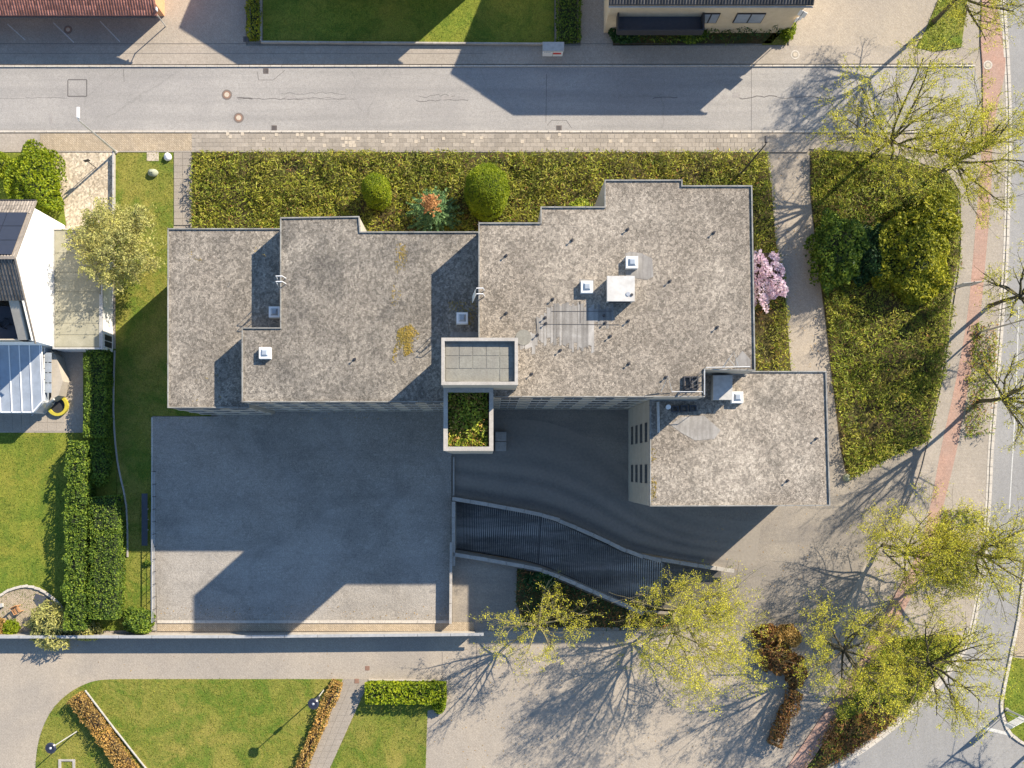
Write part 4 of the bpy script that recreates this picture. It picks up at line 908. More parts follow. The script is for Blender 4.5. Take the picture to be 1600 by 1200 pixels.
# ================================================================== TREES
def tree(name, label, bx, by, fork, top, rad, seed, mat='leaf_spring', bark='bark', limbs=7, trunk_r=.17, stems=1, dens=1.0, squash=1.0, lean=(0, 0), leaf=.11, group='spring trees with fresh yellow-green leaves', leader=None, twigs=1.0):
    x, y = P(bx, by); t = thing(name, label, 'tree', x, y, 0, group)
    rd = random.Random(seed); T = MB(); tips = []
    cz_ = fork + (top - fork) * .45; rz_ = (top - fork) * .62
    def inside(p, k=1.0):
        dx, dy, dz = (p[0] - x - lean[0]) / (rad * k), (p[1] - y - lean[1]) / (rad * squash * k), (p[2] - cz_) / (rz_ * k)
        return dx * dx + dy * dy + dz * dz < 1
    def grow(p, d, L, r, lev):
        n = {0: 5, 1: 4, 2: 3}.get(lev, 2); pts = [p.copy()]; rs = [r]; q = p.copy(); dd = d.copy()
        for i in range(n):
            dd = (dd + Vector((rd.gauss(0, .13), rd.gauss(0, .13), rd.gauss(.05, .09)))).normalized()
            q = q + dd * (L / n); pts.append(q.copy()); rs.append(max(.009, r * (1 - .70 * (i + 1) / n)))
        T.tube(pts, rs, {0: 6, 1: 5, 2: 4}.get(lev, 3), cap=False)
        if lev >= 3:
            tips.extend(pts[1:]); return
        nc = {0: 8, 1: 5, 2: 3}[lev]; nc = max(2, int(nc * twigs))
        for i in range(nc):
            f = (.22 + .78 * (i + rd.random() * .6) / nc) * n; k = min(int(f), n - 1); a = pts[k].lerp(pts[k + 1], f - k)
            ax = (pts[k + 1] - pts[k]).normalized(); side = ax.cross(Vector((rd.gauss(0, 1), rd.gauss(0, 1), rd.gauss(0, 1)))).normalized()
            w = rd.uniform(.55, 1.0); nd = (ax * (1.15 - w * .5) + side * w + Vector((0, 0, .12))).normalized()
            if not inside(a, 1.05): continue
            grow(a, nd, L * rd.uniform(.36, .6), max(.01, rs[k] * .5), lev + 1)
        if lev == 2: tips.append(pts[-1])
    for s_ in range(stems):
        ang = rd.uniform(0, 6.28); off = Vector((math.cos(ang), math.sin(ang), 0)) * (.25 if stems > 1 else 0)
        b0 = Vector((x, y, 0)) + off; ft = Vector((x + lean[0] * .25, y + lean[1] * .25, fork)) + off * (5 if stems > 1 else 0)
        mid = b0.lerp(ft, .5) + Vector((rd.gauss(0, .07), rd.gauss(0, .07), 0))
        tr = trunk_r * (1 if stems == 1 else .68)
        T.tube([b0 - Vector((0, 0, .1)), b0 + Vector((0, 0, .35)), mid, ft], [tr * 1.5, tr * 1.05, tr * .9, tr * .78], 9)
        nl = max(3, round(limbs / (1 if stems == 1 else stems * .6)))
        for i in range(nl):
            a = 2 * math.pi * (i + rd.uniform(-.25, .25)) / nl + ang
            el = rd.choice([.25, .45, .7, .95, 1.2]) if nl > 4 else rd.uniform(.5, 1.1)
            d = Vector((math.cos(a) * math.cos(el), math.sin(a) * math.cos(el) * squash, math.sin(el)))
            reach = 1 / math.sqrt((math.cos(el) / rad) ** 2 + (math.sin(el) / (top - fork)) ** 2)
            d = (d + Vector((lean[0], lean[1], 0)) * .06).normalized()
            grow(ft - Vector((0, 0, rd.uniform(0, fork * .12))), d, reach * rd.uniform(.8, 1.04), tr * .7, 0)
        if leader: grow(ft, Vector((0, 0, 1)), leader, tr * .6, 0)
    T.build('trunk', bark, t, True)
    P0 = np.array([tuple(v_) for v_ in tips]); r_ = np.random.default_rng(seed)
    k = max(1, int(round(3.3 * dens))); c = np.repeat(P0, k, 0) + r_.normal(0, .11, (len(P0) * k, 3))
    tag(quads('crown', leaves(c, leaf, r_, .35, .55), mat, t)); return t
TR = [  # bx, by, fork, top, radius, stems, label
 (1361, 246, 4.5, 12.0, 7.2, 1, 'wide young tree at the north edge of the eastern shrub bed'),
 (1460, 275, 4.5, 11.5, 6.8, 1, 'tree beside the red cycle path, nearest the top end of the shrub bed'),
 (1459, 34, 5.5, 11.0, 5.6, 1, 'tree on the grass wedge at the top, throwing shadow over the street junction'),
 (1546, 478, 5.2, 11.5, 4.2, 1, 'slim tree by the big lamp post with a long trunk shadow across the bed'),
 (1527, 627, 4.8, 11.0, 4.8, 1, 'tree in the kerbside strip whose branching shadow falls on the footpath'),
 (1375, 850, 2.6, 9.0, 5.4, 3, 'multi-stemmed tree right of the plaza with dense low yellow crown'),
 (1492, 858, 4.6, 10.5, 5.4, 1, 'tree in the corner bed by the kerb, reaching out over the main road'),
 (1294, 1004, 4.2, 9.8, 5.6, 1, 'tree standing between the brown shrubs and the cycle path'),
 (1420, 1024, 4.4, 10.2, 5.9, 1, 'tree in the curved bed leaning over the road bend'),
 (1054, 958, 3.6, 10.5, 6.8, 3, 'largest and densest yellow tree at the foot of the garage ramp'),
 (838, 968, 3.2, 8.0, 5.6, 1, 'thin sparse tree left of the densest one beside the boundary wall'),
 (1640, 1150, 4.5, 10.5, 5.8, 1, 'tree on the grass island at the right edge'),
]
for i, (bx, by, fk, tp_, rr_, st, lb) in enumerate(TR):
    tree('street_tree', lb, bx, by, fk, tp_, rr_, 100 + i, stems=st, dens={9: 1.9, 5: 1.8, 10: 1.5, 3: 1.6, 4: 1.7, 0: 2.3, 1: 2.3, 2: 2.0, 7: 1.7, 8: 1.8, 6: 1.6}.get(i, 1.1), trunk_r=[.19, .19, .2, .19, .2, .17, .18, .17, .19, .17, .12, .18][i],
         squash=.72 if i == 10 else 1.0, lean={5: (1.6, .4), 9: (1.3, -1.9)}.get(i, (0, 0)), limbs=10, twigs=.8 if i in (3, 4, 10) else 1.0, bark='bark_pale' if i in (9, 10) else 'bark')
twl = tree('willow_tree', 'round pale yellow willow overhanging the garage roof and the side lawn', 208, 396, 1.6, 6.6, 3.9, 300, 'leaf_willow', 'bark_pale', 15, .16, 1, 1.5, leaf=.17, group=None, twigs=1.1)
x, y = P(208, 396); r_ = np.random.default_rng(301); d = r_.normal(size=(2900, 3)); d[:, 2] = np.abs(d[:, 2]); d /= np.linalg.norm(d, axis=1)[:, None]; f = r_.uniform(.35, 1.12, 2900) ** .6
nz = vnoise(np.column_stack([d[:, 0] * 4 + d[:, 2] * 2, d[:, 1] * 4]), 1.2, 5); keep = nz + r_.uniform(0, .75, 2900) > .5
c = np.column_stack([x + d[:, 0] * 3.8 * f, y + d[:, 1] * 3.8 * f, 2.6 + d[:, 2] * 3.6 * f])[keep]; tag(quads('leaf_mass', leaves(c, .30, r_, .25, .22), 'leaf_willow', twl))

# ================================================================== HEDGES, SHRUBS
def shell_points(kind, n, r_, **k):
    """points over the outside of a box (hedge) or an ellipsoid (bush)"""
    if kind == 'box':
        L, W, Hh = k['L'], k['W'], k['H']; A = np.array([L * W * 1.4, L * Hh, L * Hh, W * Hh, W * Hh]); A = A / A.sum(); f = r_.choice(5, n, p=A)
        u = r_.uniform(-.5, .5, n); v = r_.uniform(-.5, .5, n); z = r_.uniform(0, 1, n); out = np.zeros((n, 3))
        out[:, 0] = np.where(f < 3, u * L, np.where(f == 3, -.5 * L, .5 * L)); out[:, 1] = np.where(f == 0, v * W, np.where(f == 1, -.5 * W, np.where(f == 2, .5 * W, v * W)))
        out[:, 2] = np.where(f == 0, Hh, z * Hh); return out
    d = r_.normal(size=(n, 3)); d[:, 2] = np.abs(d[:, 2]) * 1.1 - .25; d /= np.linalg.norm(d, axis=1)[:, None]
    return d
def hedge(name, label, line_px, w, h, mat='leaf_hedge', core='core', per=120, leaf=.2, rough=.12, cat='hedge', group=None, seed=1):
    pts = PP(line_px); x, y = pts[0]; t = thing(name, label, cat, x, y, 0, group); r_ = np.random.default_rng(seed); V = []
    cm = MB()
    for i in range(len(pts) - 1):
        a, b = np.array(pts[i]), np.array(pts[i + 1]); L = np.linalg.norm(b - a); ang = math.atan2(b[1] - a[1], b[0] - a[0]); c, s_ = math.cos(ang), math.sin(ang)
        cm.cbox(*((a + b) / 2), 0, L - .2 - rough, w - .25 - rough * 1.7, h - .16 - rough * .9, ang, .1)
        n = int(per * 1.15 * (L * w + 2 * L * h * .6)); q = shell_points('box', n, r_, L=L, W=w, H=h)
        W_ = np.column_stack([(a[0] + b[0]) / 2 + q[:, 0] * c - q[:, 1] * s_, (a[1] + b[1]) / 2 + q[:, 0] * s_ + q[:, 1] * c, q[:, 2]])
        lump = (vnoise(W_[:, :2] + W_[:, 2:3] * .7, 1.5, seed) - .5) * 2 * rough + r_.normal(0, .05, n)
        out = np.column_stack([W_[:, 0] - (a[0] + b[0]) / 2, W_[:, 1] - (a[1] + b[1]) / 2, np.zeros(n)]); side = (-s_ * out[:, 0] + c * out[:, 1]); 
        W_[:, 0] += -s_ * np.sign(side) * lump; W_[:, 1] += c * np.sign(side) * lump; W_[:, 2] = np.maximum(.03, W_[:, 2] + lump)
        V.append(leaves(W_, leaf, r_, .35, .55))
    cm.build('core', core, t); quads('foliage', np.concatenate(V), mat, t); return t
def bush(name, label, cx_, cy_, rx, ry, h, mat='leaf_hedge', core='core', n=1500, leaf=.2, lump=.22, seed=1, cat='shrub', group=None, z0=0.0, spiky=0, low=.35, fill=.5, lumps=1.1):
    x, y = P(cx_, cy_); t = thing(name, label, cat, x, y, z0, group); r_ = np.random.default_rng(seed)
    d = shell_points('e', n, r_); nz = vnoise(np.column_stack([d[:, 0] * 3 + d[:, 2] * 2, d[:, 1] * 3 - d[:, 2]]), lumps, seed)
    f = 1 - lump + 2 * lump * nz - fill * .5 * r_.uniform(0, 1, n) ** 3
    c = np.column_stack([x + d[:, 0] * rx * f, y + d[:, 1] * ry * f, z0 + h * low + d[:, 2] * h * (1 - low) * f]); c[:, 2] = np.maximum(c[:, 2], z0 + .03)
    MB().blob(x, y, z0 + h * low, rx * .74, ry * .74, h * (1 - low) * .74, seed, amp=.08, low=z0).build('core', core, t, True)
    if spiky:      # long arching blades
        b = leaves(c, leaf, r_, .2, .2)
    else: b = leaves(c, leaf, r_, .3, .55)
    quads('foliage', b, mat, t); return t
hedge('tall_hedge', 'narrow clipped hedge beside the house terrace, north end of the long hedge', [(162, 548), (161, 684)], 1.7, 2.0, per=150, rough=.16, seed=3)
hedge('tall_hedge', 'long clipped hedge bordering the garden lawn, its west row', [(136, 690), (134, 800), (132, 978)], 1.75, 2.3, per=150, rough=.2, seed=4)
bush('conifer_hedge_shrub', 'rounded green shrub where the hedge widens by the side lawn', 163, 718, 1.1, 2.2, 2.2, n=2600, leaf=.2, seed=6)
hedge('tall_hedge', 'broad rounded clipped hedge, its east row next to the side lawn', [(172, 775), (177, 830), (174, 962)], 2.5, 2.2, mat='leaf_hedge', per=150, leaf=.17, rough=.14, seed=5)
bush('round_bush', 'round dark green bush in the corner by the boundary wall and terrace', 221, 968, 1.35, 1.3, 1.7, 'leaf_hedge', n=2600, leaf=.2, seed=8)
bush('big_garden_bush', 'large bright green bush between front lawn and cobbled drive', 66, 290, 2.5, 3.3, 2.6, 'leaf_bright', n=7000, leaf=.24, seed=9)
bush('front_bush', 'small dark bush at the far left edge of the front lawn', 4, 258, 1.1, 1.2, 1.1, 'leaf_bright', n=1400, leaf=.2, seed=10)
bush('yellow_arching_shrub', 'arching yellow-green shrub spilling over the boundary wall by the curved patio', 88, 975, 2.1, 1.9, 1.9, 'leaf_willow', n=2600, leaf=.42, spiky=1, lump=.4, seed=11)
bush('yellow_arching_shrub', 'smaller arching yellow shrub at the south foot of the tall hedges', 138, 985, 1.3, .9, 1.2, 'leaf_willow', n=900, leaf=.36, spiky=1, lump=.4, seed=12)
bush('patio_shrub', 'small round yellow-green shrub by the patio chair', 20, 980, .75, .75, .8, 'leaf_bright', n=900, leaf=.2, seed=13)
bush('orange_shrub', 'small rust orange shrub at the left edge by the boundary wall', 0, 978, .7, .8, .8, 'leaf_straw', n=800, leaf=.2, seed=14)
hedge('bank_hedge', 'clipped hedge strip on the street side of the top lawn, along the drive', [(888, 68), (886, -60)], 2.2, 1.0, per=90, seed=15)
hedge('bank_hedge', 'narrow hedge at the left end of the top lawn', [(399, 64), (398, -60)], 1.1, 1.1, mat='leaf_olive', per=100, seed=16)
wallrun('lawn_wall', 'low grey wall along the front of the top lawn', 'wall', [(409, 68), (560, 69), (862, 71)], .14, 0, .35, 'concrete', 'concrete', 1.6, capw=.03)
wallrun('lawn_wall', 'low grey wall between the lawn strip and the west end hedge', 'wall', [(409, 66), (408, -60)], .12, 0, .4, 'concrete', 'concrete', 1.6, capw=.02)
hedge('short_green_hedge', 'short bright green hedge at the north end of the small lawn', [(573, 1079), (697, 1079)], 1.75, 1.15, 'leaf_bright', per=110, leaf=.24, seed=17)
bush('hedge_end_bush', 'bright green bush ending the short hedge by the plaza', 686, 1100, .6, .8, .8, 'leaf_bright', n=700, leaf=.24, seed=170)
hedge('straw_hedge', 'wide straw coloured hedge crossing the arc lawn diagonally', [(122, 1085), (165, 1142), (214, 1212)], 1.35, 1.15, 'leaf_straw', 'core_brown', 150, .16, .1, seed=18)
hedge('straw_hedge', 'narrow straw coloured hedge along the slabbed lawn path', [(529, 1064), (495, 1140), (466, 1212)], .95, .8, 'leaf_straw', 'core_brown', 140, .18, .16, seed=19)
hedge('brown_hedge', 'short brown beech hedge standing on the paving beside the cycle path', [(1240, 1078), (1224, 1118), (1206, 1160)], 1.05, 1.3, 'leaf_brown', 'core_brown', 150, .2, .28, seed=20)
for i, (px, py, rx, ry, h_, sd, lb, mt) in enumerate([
    (1196, 990, 1.2, .9, 1.2, 31, 'brown leaved shrub beneath the densest yellow tree', 'leaf_brown'),
    (1226, 992, 1.4, 1.0, 1.4, 32, 'brown shrub with straw tips, middle of the clump by the yard', 'leaf_straw'),
    (1208, 1024, 1.5, 1.5, 1.4, 33, 'dark brown shrub at the lower end of the shrub clump', 'leaf_brown'),
    (1240, 1046, 1.0, 1.5, 1.2, 34, 'brown shrub joining the clump to the beech hedge', 'leaf_brown')]):
    bush('brown_shrub', lb, px, py, rx, ry, h_, mt, 'core_brown', 1700, .24, .25, sd)
# topiary and conifer in the north bed
def egg(label, px, py, r_px, ryf, zw, h, seed, n):
    x, y = P(px, py); t = thing('clipped_yew', label, 'topiary', x, y); r_ = np.random.default_rng(seed); rr = r_px * S
    def prof(z): return np.where(z < .7, .72 + .28 * np.sin(z / .7 * 1.57), np.where(z < zw, 1, np.sqrt(np.clip(1 - ((z - zw) / (h - zw)) ** 2, 0, 1))))
    n1 = int(n * .6); z = r_.uniform(.03, h, n1); th = r_.uniform(0, 6.283, n1); q = prof(z) * (1 + r_.normal(0, .025, n1) + .20 * (vnoise(np.column_stack([th * 2, z * 1.3]), 1.5, seed) - .5))
    u_ = r_.normal(size=(n - n1, 3)); u_[:, 2] = np.abs(u_[:, 2]); u_ /= np.linalg.norm(u_, axis=1)[:, None]
    c = np.concatenate([np.column_stack([x + np.cos(th) * rr * q, y + np.sin(th) * rr * ryf * q, z]), np.column_stack([x + u_[:, 0] * rr, y + u_[:, 1] * rr * ryf, zw + u_[:, 2] * (h - zw)])])
    m = MB(); m.tube([(x, y, zz) for zz in np.linspace(0, h - .25, 9)], [max(.05, float(prof(np.array(zz))) * rr * .93) for zz in np.linspace(0, h - .25, 9)], 18); m.build('core', 'core', t, True)
    quads('foliage', leaves(c, .13, r_, .35, .6), 'leaf_bright', t)
egg('small egg-shaped clipped bush left of the orange-tipped conifer', 593, 309, 20.5, 1.1, 2.9, 4.3, 41, 7000)
egg('large egg-shaped clipped bush right of the orange-tipped conifer', 761, 312, 32, 1.12, 3.4, 5.6, 42, 15000)
x, y = P(679, 342); tcn = thing('conifer', 'blue-green conifer with a dead orange top in the north bed', 'conifer', x, y)
MB().tube([(x, y, 0), (x, y, 3), (x, y, 6.6)], [.16, .1, .03], 7).build('trunk', 'bark', tcn)
r_ = np.random.default_rng(77); cs, co = [], []
for lv in range(13):
    z = .5 + lv * .5; R_ = 3.3 * (1 - lv / 14.0); nb = 9 if lv < 9 else 7
    for b in range(nb):
        a = 2 * math.pi * (b + .5 * (lv % 2)) / nb + r_.uniform(-.15, .15); RR = R_ * r_.uniform(.8, 1.1); k = int(26 * RR) + 8
        q = r_.uniform(.1, 1, k); sp = (1.1 - q) * .35
        pts = np.column_stack([x + np.cos(a) * q * RR + r_.normal(0, 1, k) * sp * .5, y + np.sin(a) * q * RR + r_.normal(0, 1, k) * sp * .5, z - q * RR * .22 + r_.uniform(-.08, .08, k)])
        (co if lv >= 9 else cs).append(pts)
quads('foliage', leaves(np.concatenate(cs), .26, r_, .5, .5), 'leaf_blue', tcn); tag(quads('dead_top', leaves(np.concatenate(co), .24, r_, .4, .4), 'leaf_orange', tcn), kind='stuff')
# pink blossom and big shrubs in the east bed
bush('pink_blossom_shrub', 'pink flowering shrub against the east wall beside the path', 1192, 432, 1.6, 2.6, 2.5, 'leaf_pink', 'core_brown', 2600, .3, .5, 51, cat='blossom shrub')
bush('evergreen_shrub', 'tall dark evergreen shrub at the path side of the east bed', 1298, 400, 2.3, 3.4, 3.6, 'leaf_hedge', n=5200, leaf=.3, lump=.3, seed=52)
bush('spreading_shrub', 'wide olive green spreading shrub in the middle of the east bed', 1412, 408, 3.6, 3.4, 3.0, 'leaf_olive', n=7500, leaf=.32, lump=.3, seed=53)
bush('spreading_shrub', 'dark green shrub between the evergreen and the wide olive shrub', 1350, 400, 2.2, 2.6, 2.4, 'leaf_dark', n=3600, leaf=.3, lump=.3, seed=54)
bush('spreading_shrub', 'olive shrub nearest the footpath in the upper east bed', 1455, 345, 2.3, 2.2, 2.0, 'leaf_olive', n=3800, leaf=.3, lump=.3, seed=55)
bush('spreading_shrub', 'low yellow-green shrub at the southern end of the big shrub group', 1425, 455, 2.0, 1.2, 1.6, 'leaf_olive', n=2200, leaf=.3, lump=.3, seed=56)
bush('ramp_shrub', 'dark green shrub under the bent ramp parapet', 843, 907, 1.5, .9, 1.2, 'leaf_dark', n=1400, leaf=.26, seed=57)
bush('house_shrub', 'dark shrub at the left end below the beige house balcony', 975, 55, 1.3, 1.0, 1.6, 'leaf_dark', n=1500, leaf=.26, seed=58)
bush('house_shrub', 'dark shrub in the middle of the beige house front bed', 1080, 56, 1.3, .8, 1.2, 'leaf_hedge', n=1400, leaf=.26, seed=59)
bush('house_shrub', 'small yellowish shrub at the right corner of the beige house', 1228, 48, .7, 1.1, 1.1, 'leaf_bright', n=700, leaf=.24, seed=60)
bush('bed_shrub', 'low dark shrub beside the larger clipped bush near the step of the roof', 905, 335, 1.2, 1.2, 1.0, 'leaf_bed_green' , n=1300, leaf=.28, seed=61)

# ================================================================== STREET FURNITURE
def street_lamp(label, bx, by, h, arm, head=1.0, group='tall street lamps', mat='steel'):
    x, y = P(bx, by); t = thing('street_lamp', label, 'street lamp', x, y, 0, group)
    MB().disc(x, y, 0, .25, .17, 10).build('base_plate', 'concrete', t)
    L = math.hypot(*arm); ux, uy = arm[0] / L, arm[1] / L
    MB().tube([(x, y, 0), (x, y, h * .5), (x, y, h)], [.10, .08, .055], 10).build('pole', mat, t)
    MB().tube([(x, y, h), (x + ux * .1, y + uy * .1, h + .12), (x + arm[0], y + arm[1], h + .2)], .05, 8).build('arm', mat, t)
    a = math.atan2(uy, ux); cx_, cy_ = x + arm[0] + ux * head / 2, y + arm[1] + uy * head / 2
    MB().cbox(cx_, cy_, h + .12, head, .24, .16, a, .04).build('lamp_head', 'white' if mat == 'steel' else mat, t)
    MB().cbox(cx_, cy_, h + .09, head * .7, .22, .03, a).build('lens', 'glass_roof', t); return t
street_lamp('tall street lamp with white head at the corner of the cobbled drive', 182, 238, 8.2, (0, .15), .95)
street_lamp('slim shade-coloured street lamp rising from the hedge bed near the roof corner', 1157, 272, 8.2, (0, .1), .6, mat='dark_metal')  # same lamp type as the corner one; its shaded side is painted in as dark metal
street_lamp('large street lamp by the main road with an arm over the carriageway', 1531, 519, 8.6, (1.9, .1), .9)
street_lamp('street lamp on the kerb of the right hand road island', 1572, 1108, 8.2, (1.2, .6), .8)
def park_lamp(label, px, py, h):
    x, y = P(px, py, 0); t = thing('park_lamp', label, 'lamp', x, y, 0, 'round park lamps on the lawns')
    MB().tube([(x, y, 0), (x, y, .8), (x, y, h)], [.07, .055, .045], 8).build('pole', 'alu', t)
    MB().disc(x, y, h - .35, h - .05, .16, 12, .2).build('lantern', 'glass_roof', t)
    MB().disc(x, y, h - .05, h + .05, .50, 18, .38).build('lamp_shade', 'solar', t); MB().disc(x, y, h + .05, h + .12, .12, 10, .06).build('finial', 'steel', t)
    MB().cbox(x, y, h * .62, .5, .3, .3, .7).build('notice_box', 'dark_metal', t) if py > 1060 and px > 300 else None
park_lamp('round park lamp in the larger arc lawn beside the narrow straw hedge', 506, 1078, 5.4)
park_lamp('round park lamp at the far left corner of the arc lawn', 120, 1143, 5.4)
def sign(name, label, cat, px, py, panels, h, posts=(0,), mat='steel', col='white', rot=0.0, group=None):
    x, y = P(px, py); t = thing(name, label, cat, x, y, 0, group); c, s_ = math.cos(rot), math.sin(rot)
    for p_ in posts: MB().tube([(x + p_ * c, y + p_ * s_, 0), (x + p_ * c, y + p_ * s_, h)], .035, 7).build('post', mat, t)
    for (w_, z0, z1, rt) in panels: MB().cbox(x, y, z0, w_, .04, z1 - z0, rot + rt).build('sign_panel', col, t)
    return t
sign('road_sign', 'road sign post with two small panels at the corner by the beige house', 'road sign', 1231, 54, [(.7, 2.75, 3.5, 0.35), (.75, 3.65, 4.6, -.5)], 4.6, mat='dark_metal')
sign('banner_board', 'tall thin board on a post beside the footpath, shading the bed', 'sign board', 1487, 454, [(1.9, 1.9, 4.2, .1)], 4.3, mat='dark_metal', col='alu')
sign('town_sign', 'wide board on two posts at the road island corner', 'sign board', 1567, 1118, [(1.9, 1.7, 2.9, 0)], 2.9, posts=(-.45, .45), rot=.5)
sign('route_sign', 'small sign post next to the red cycle path by the corner bed', 'road sign', 1468, 890, [(.55, 1.3, 2.1, .2)], 2.1, mat='dark_metal')
sign('drive_post', 'short thin post with a round plate on the cobbled drive', 'post', 150, 262, [(.5, 1.8, 2.3, .3)], 2.3, mat='dark_metal', col='dark_metal')
# utility cabinet with red label
x0, y0 = P(848, 66, 1.3); x1, y1 = P(881, 80, 1.3); tb = thing('utility_cabinet', 'grey street cabinet with a white front and red label on the pavement', 'utility cabinet', (x0 + x1) / 2, y1)
MB().box(x0 + .04, y1 + .05, 0, x1 - .04, y0 - .03, 1.28).build('body', 'white', tb); MB().cbox((x0 + x1) / 2, (y0 + y1) / 2, 1.285, x1 - x0 + .06, y0 - y1 + .06, .09, 0, .03).build('lid', 'alu', tb)
MB().box(x0 + 1.0, y1 + .03, .55, x1 - .2, y1 + .046, .85).build('label', 'red_paint', tb); MB().box((x0 + x1) / 2 - .01, y1 + .038, .08, (x0 + x1) / 2 + .01, y1 + .047, 1.22).build('door_gap', 'seam', tb)
for k in range(4): MB().box(x0 + .15 + k * .16, y1 + .036, .95, x0 + .26 + k * .16, y1 + .046, 1.0).build('label', 'blue_paint', tb)
# manholes and drains
def manhole(px, py, r_, label, ring='kerb', top='rust', z=.0):
    x, y = P(px, py); t = thing('manhole_cover', label, 'manhole cover', x, y, z, 'round manhole covers in the street')
    MB().disc(x, y, z, z + .012, r_, 24).build('collar', ring, t); MB().disc(x, y, z + .012, z + .018, r_ * .72, 20).build('rim', top, t); MB().disc(x, y, z + .018, z + .024, r_ * .48, 18).build('lid', 'slab_pale', t)
manhole(354.5, 148, .48, 'round brown manhole cover in the middle of the street', 'iron', 'rust'); manhole(373, 184, .48, 'round brown manhole cover nearest the south kerb', 'iron', 'rust')
manhole(1242, 86, .42, 'pale round manhole on the north pavement by the junction', 'kerb', 'slab', .09); manhole(1543, 102, .42, 'pale round manhole on the red cycle path', 'kerb', 'slab', .072); manhole(107, 47, .40, 'dark manhole between the parking bay lines', 'iron', 'rust', .086)
def drain(px, py, s_, label, mat='iron', z=.0, n=4):
    x, y = P(px, py); t = thing('drain_grate', label, 'drain grate', x, y, z, 'square drain grates and covers')
    MB().cbox(x, y, z, s_, s_, .012).build('frame', mat, t)
    for k in range(n): MB().cbox(x - s_ * .36 + k * s_ * .72 / (n - 1), y, z + .012, s_ * .1, s_ * .8, .012).build('bar', 'dark_metal' if mat == 'iron' else 'rust', t)
drain(415.5, 111, .5, 'street drain against the north kerb'); drain(428.5, 200, .5, 'street drain by the south kerb, left one'); drain(873.5, 200, .5, 'street drain by the south kerb, right one')
drain(385, 62, .55, 'dark grate next to the narrow hedge in the forecourt', z=.085); drain(574, 1044, .42, 'rusty square cover on the southern path', 'rust', .01); drain(557.5, 1064, .42, 'rusty square cover at the start of the lawn path', 'rust', .06)
tyr = tag(MB().build('terrace_marks', 'patch'), kind='structure')
def arcline(cx_, cy_, r0, a0, a1, w, z, mt):
    pts = [(cx_ + r0 * math.cos(R(a)), cy_ - r0 * math.sin(R(a))) for a in np.linspace(a0, a1, 22)]; q = PP(pts); L_, R_ = [], []
    for i in range(len(q)):
        a = np.array(q[max(i - 1, 0)]); b = np.array(q[min(i + 1, len(q) - 1)]); d = (b - a) / np.linalg.norm(b - a); nn = np.array([-d[1], d[0]]); L_.append(tuple(np.array(q[i]) + nn * w / 2)); R_.append(tuple(np.array(q[i]) - nn * w / 2))
    MB().prism(L_ + R_[::-1], None, z).build('tyre_mark', mt, tyr)
arcline(455, 770, 95, 20, 60, .05, .1045, 'patch'); arcline(380, 820, 70, 200, 260, .05, .1045, 'patch')
for i, (cx_, cy_, r0, a0, a1, w_) in enumerate([(850, 1060, 262, 20, 118, 1.1), (850, 1060, 292, 20, 120, 1.1), (860, 1060, 212, 62, 112, .8)]): arcline(cx_, cy_, r0, a0, min(a1, 104), w_, .0162 + i * .004, 'tyre_dark') if False else None
# asphalt repairs on the street: patches and seams
par = tag(MB().build('road_repairs', 'patch'), kind='structure')
def seamline(pts, w=.035, z=.004, mat='seam', nm='crack'):
    q = PP(pts); L_, R_ = [], []
    for i in range(len(q)):
        a = np.array(q[max(i - 1, 0)]); b = np.array(q[min(i + 1, len(q) - 1)]); d = (b - a) / (np.linalg.norm(b - a) + 1e-9); nn = np.array([-d[1], d[0]]); L_.append(tuple(np.array(q[i]) + nn * w / 2)); R_.append(tuple(np.array(q[i]) - nn * w / 2))
    MB().prism(L_ + R_[::-1], None, z).build(nm, mat, par)
for pts in ([(106, 124.5), (135.5, 124.5), (135.5, 150.5), (106, 150.5), (106, 125.5)],): 
    for a, b in zip(pts[:-1], pts[1:]): seamline([a, b], .09)
rc = random.Random(9)
def crack(x0, x1, y, amp, w=.03):
    pts = []; x = x0; yy = y
    while x < x1: pts.append((x, yy)); x += rc.uniform(3, 9); yy = y + (yy - y) * .6 + rc.uniform(-amp, amp)
    if len(pts) > 1: seamline(pts, w)
crack(40, 106, 153, .8); crack(-5, 40, 154, .5, .02); crack(372, 480, 155, 1.2, .05); crack(370, 400, 153, 1, .08); crack(480, 560, 155, .5, .02); crack(650, 735, 157, 1.3, .05); crack(1020, 1060, 154, 1.5, .06); crack(1150, 1215, 151, 2.5, .08); crack(1215, 1300, 152, 1.5, .05)
for s_ in (-1, 1): crack(440, 545, 150 + s_ * 4, 2.0, .03)
crack(655, 715, 150, 2.5, .04)
for a, b in (((854, 115), (853, 192)), ((402, 112), (404, 125)), ((404, 125), (427, 125)), ((427, 125), (445, 110)), ((862, 188), (885, 188)), ((855, 196), (862, 188)), ((885, 188), (893, 200)), ((1174, 101), (1174, 206)), ((193, 108), (194, 128))): seamline([a, b], .04)
for x_, y_, a_, b_ in ((697, 153, 1.0, .35), (1132, 152, .6, .35), (1150, 149, .7, .5), (453, 152, .9, .35), (79, 185, .25, .9)):
    p = P(x_, y_); MB().cbox(p[0], p[1], .0, a_, b_, .006, .1).build('repair_patch', 'patch', par)
seamline([(-60, 69), (1180, 69)], .04, .096) ; seamline([(-60, 84), (760, 84)], .03, .096)
seamline([(745, 1003), (745, 1062)], .05, .014); seamline([(691, 1019), (691, 1062)], .04, .014)
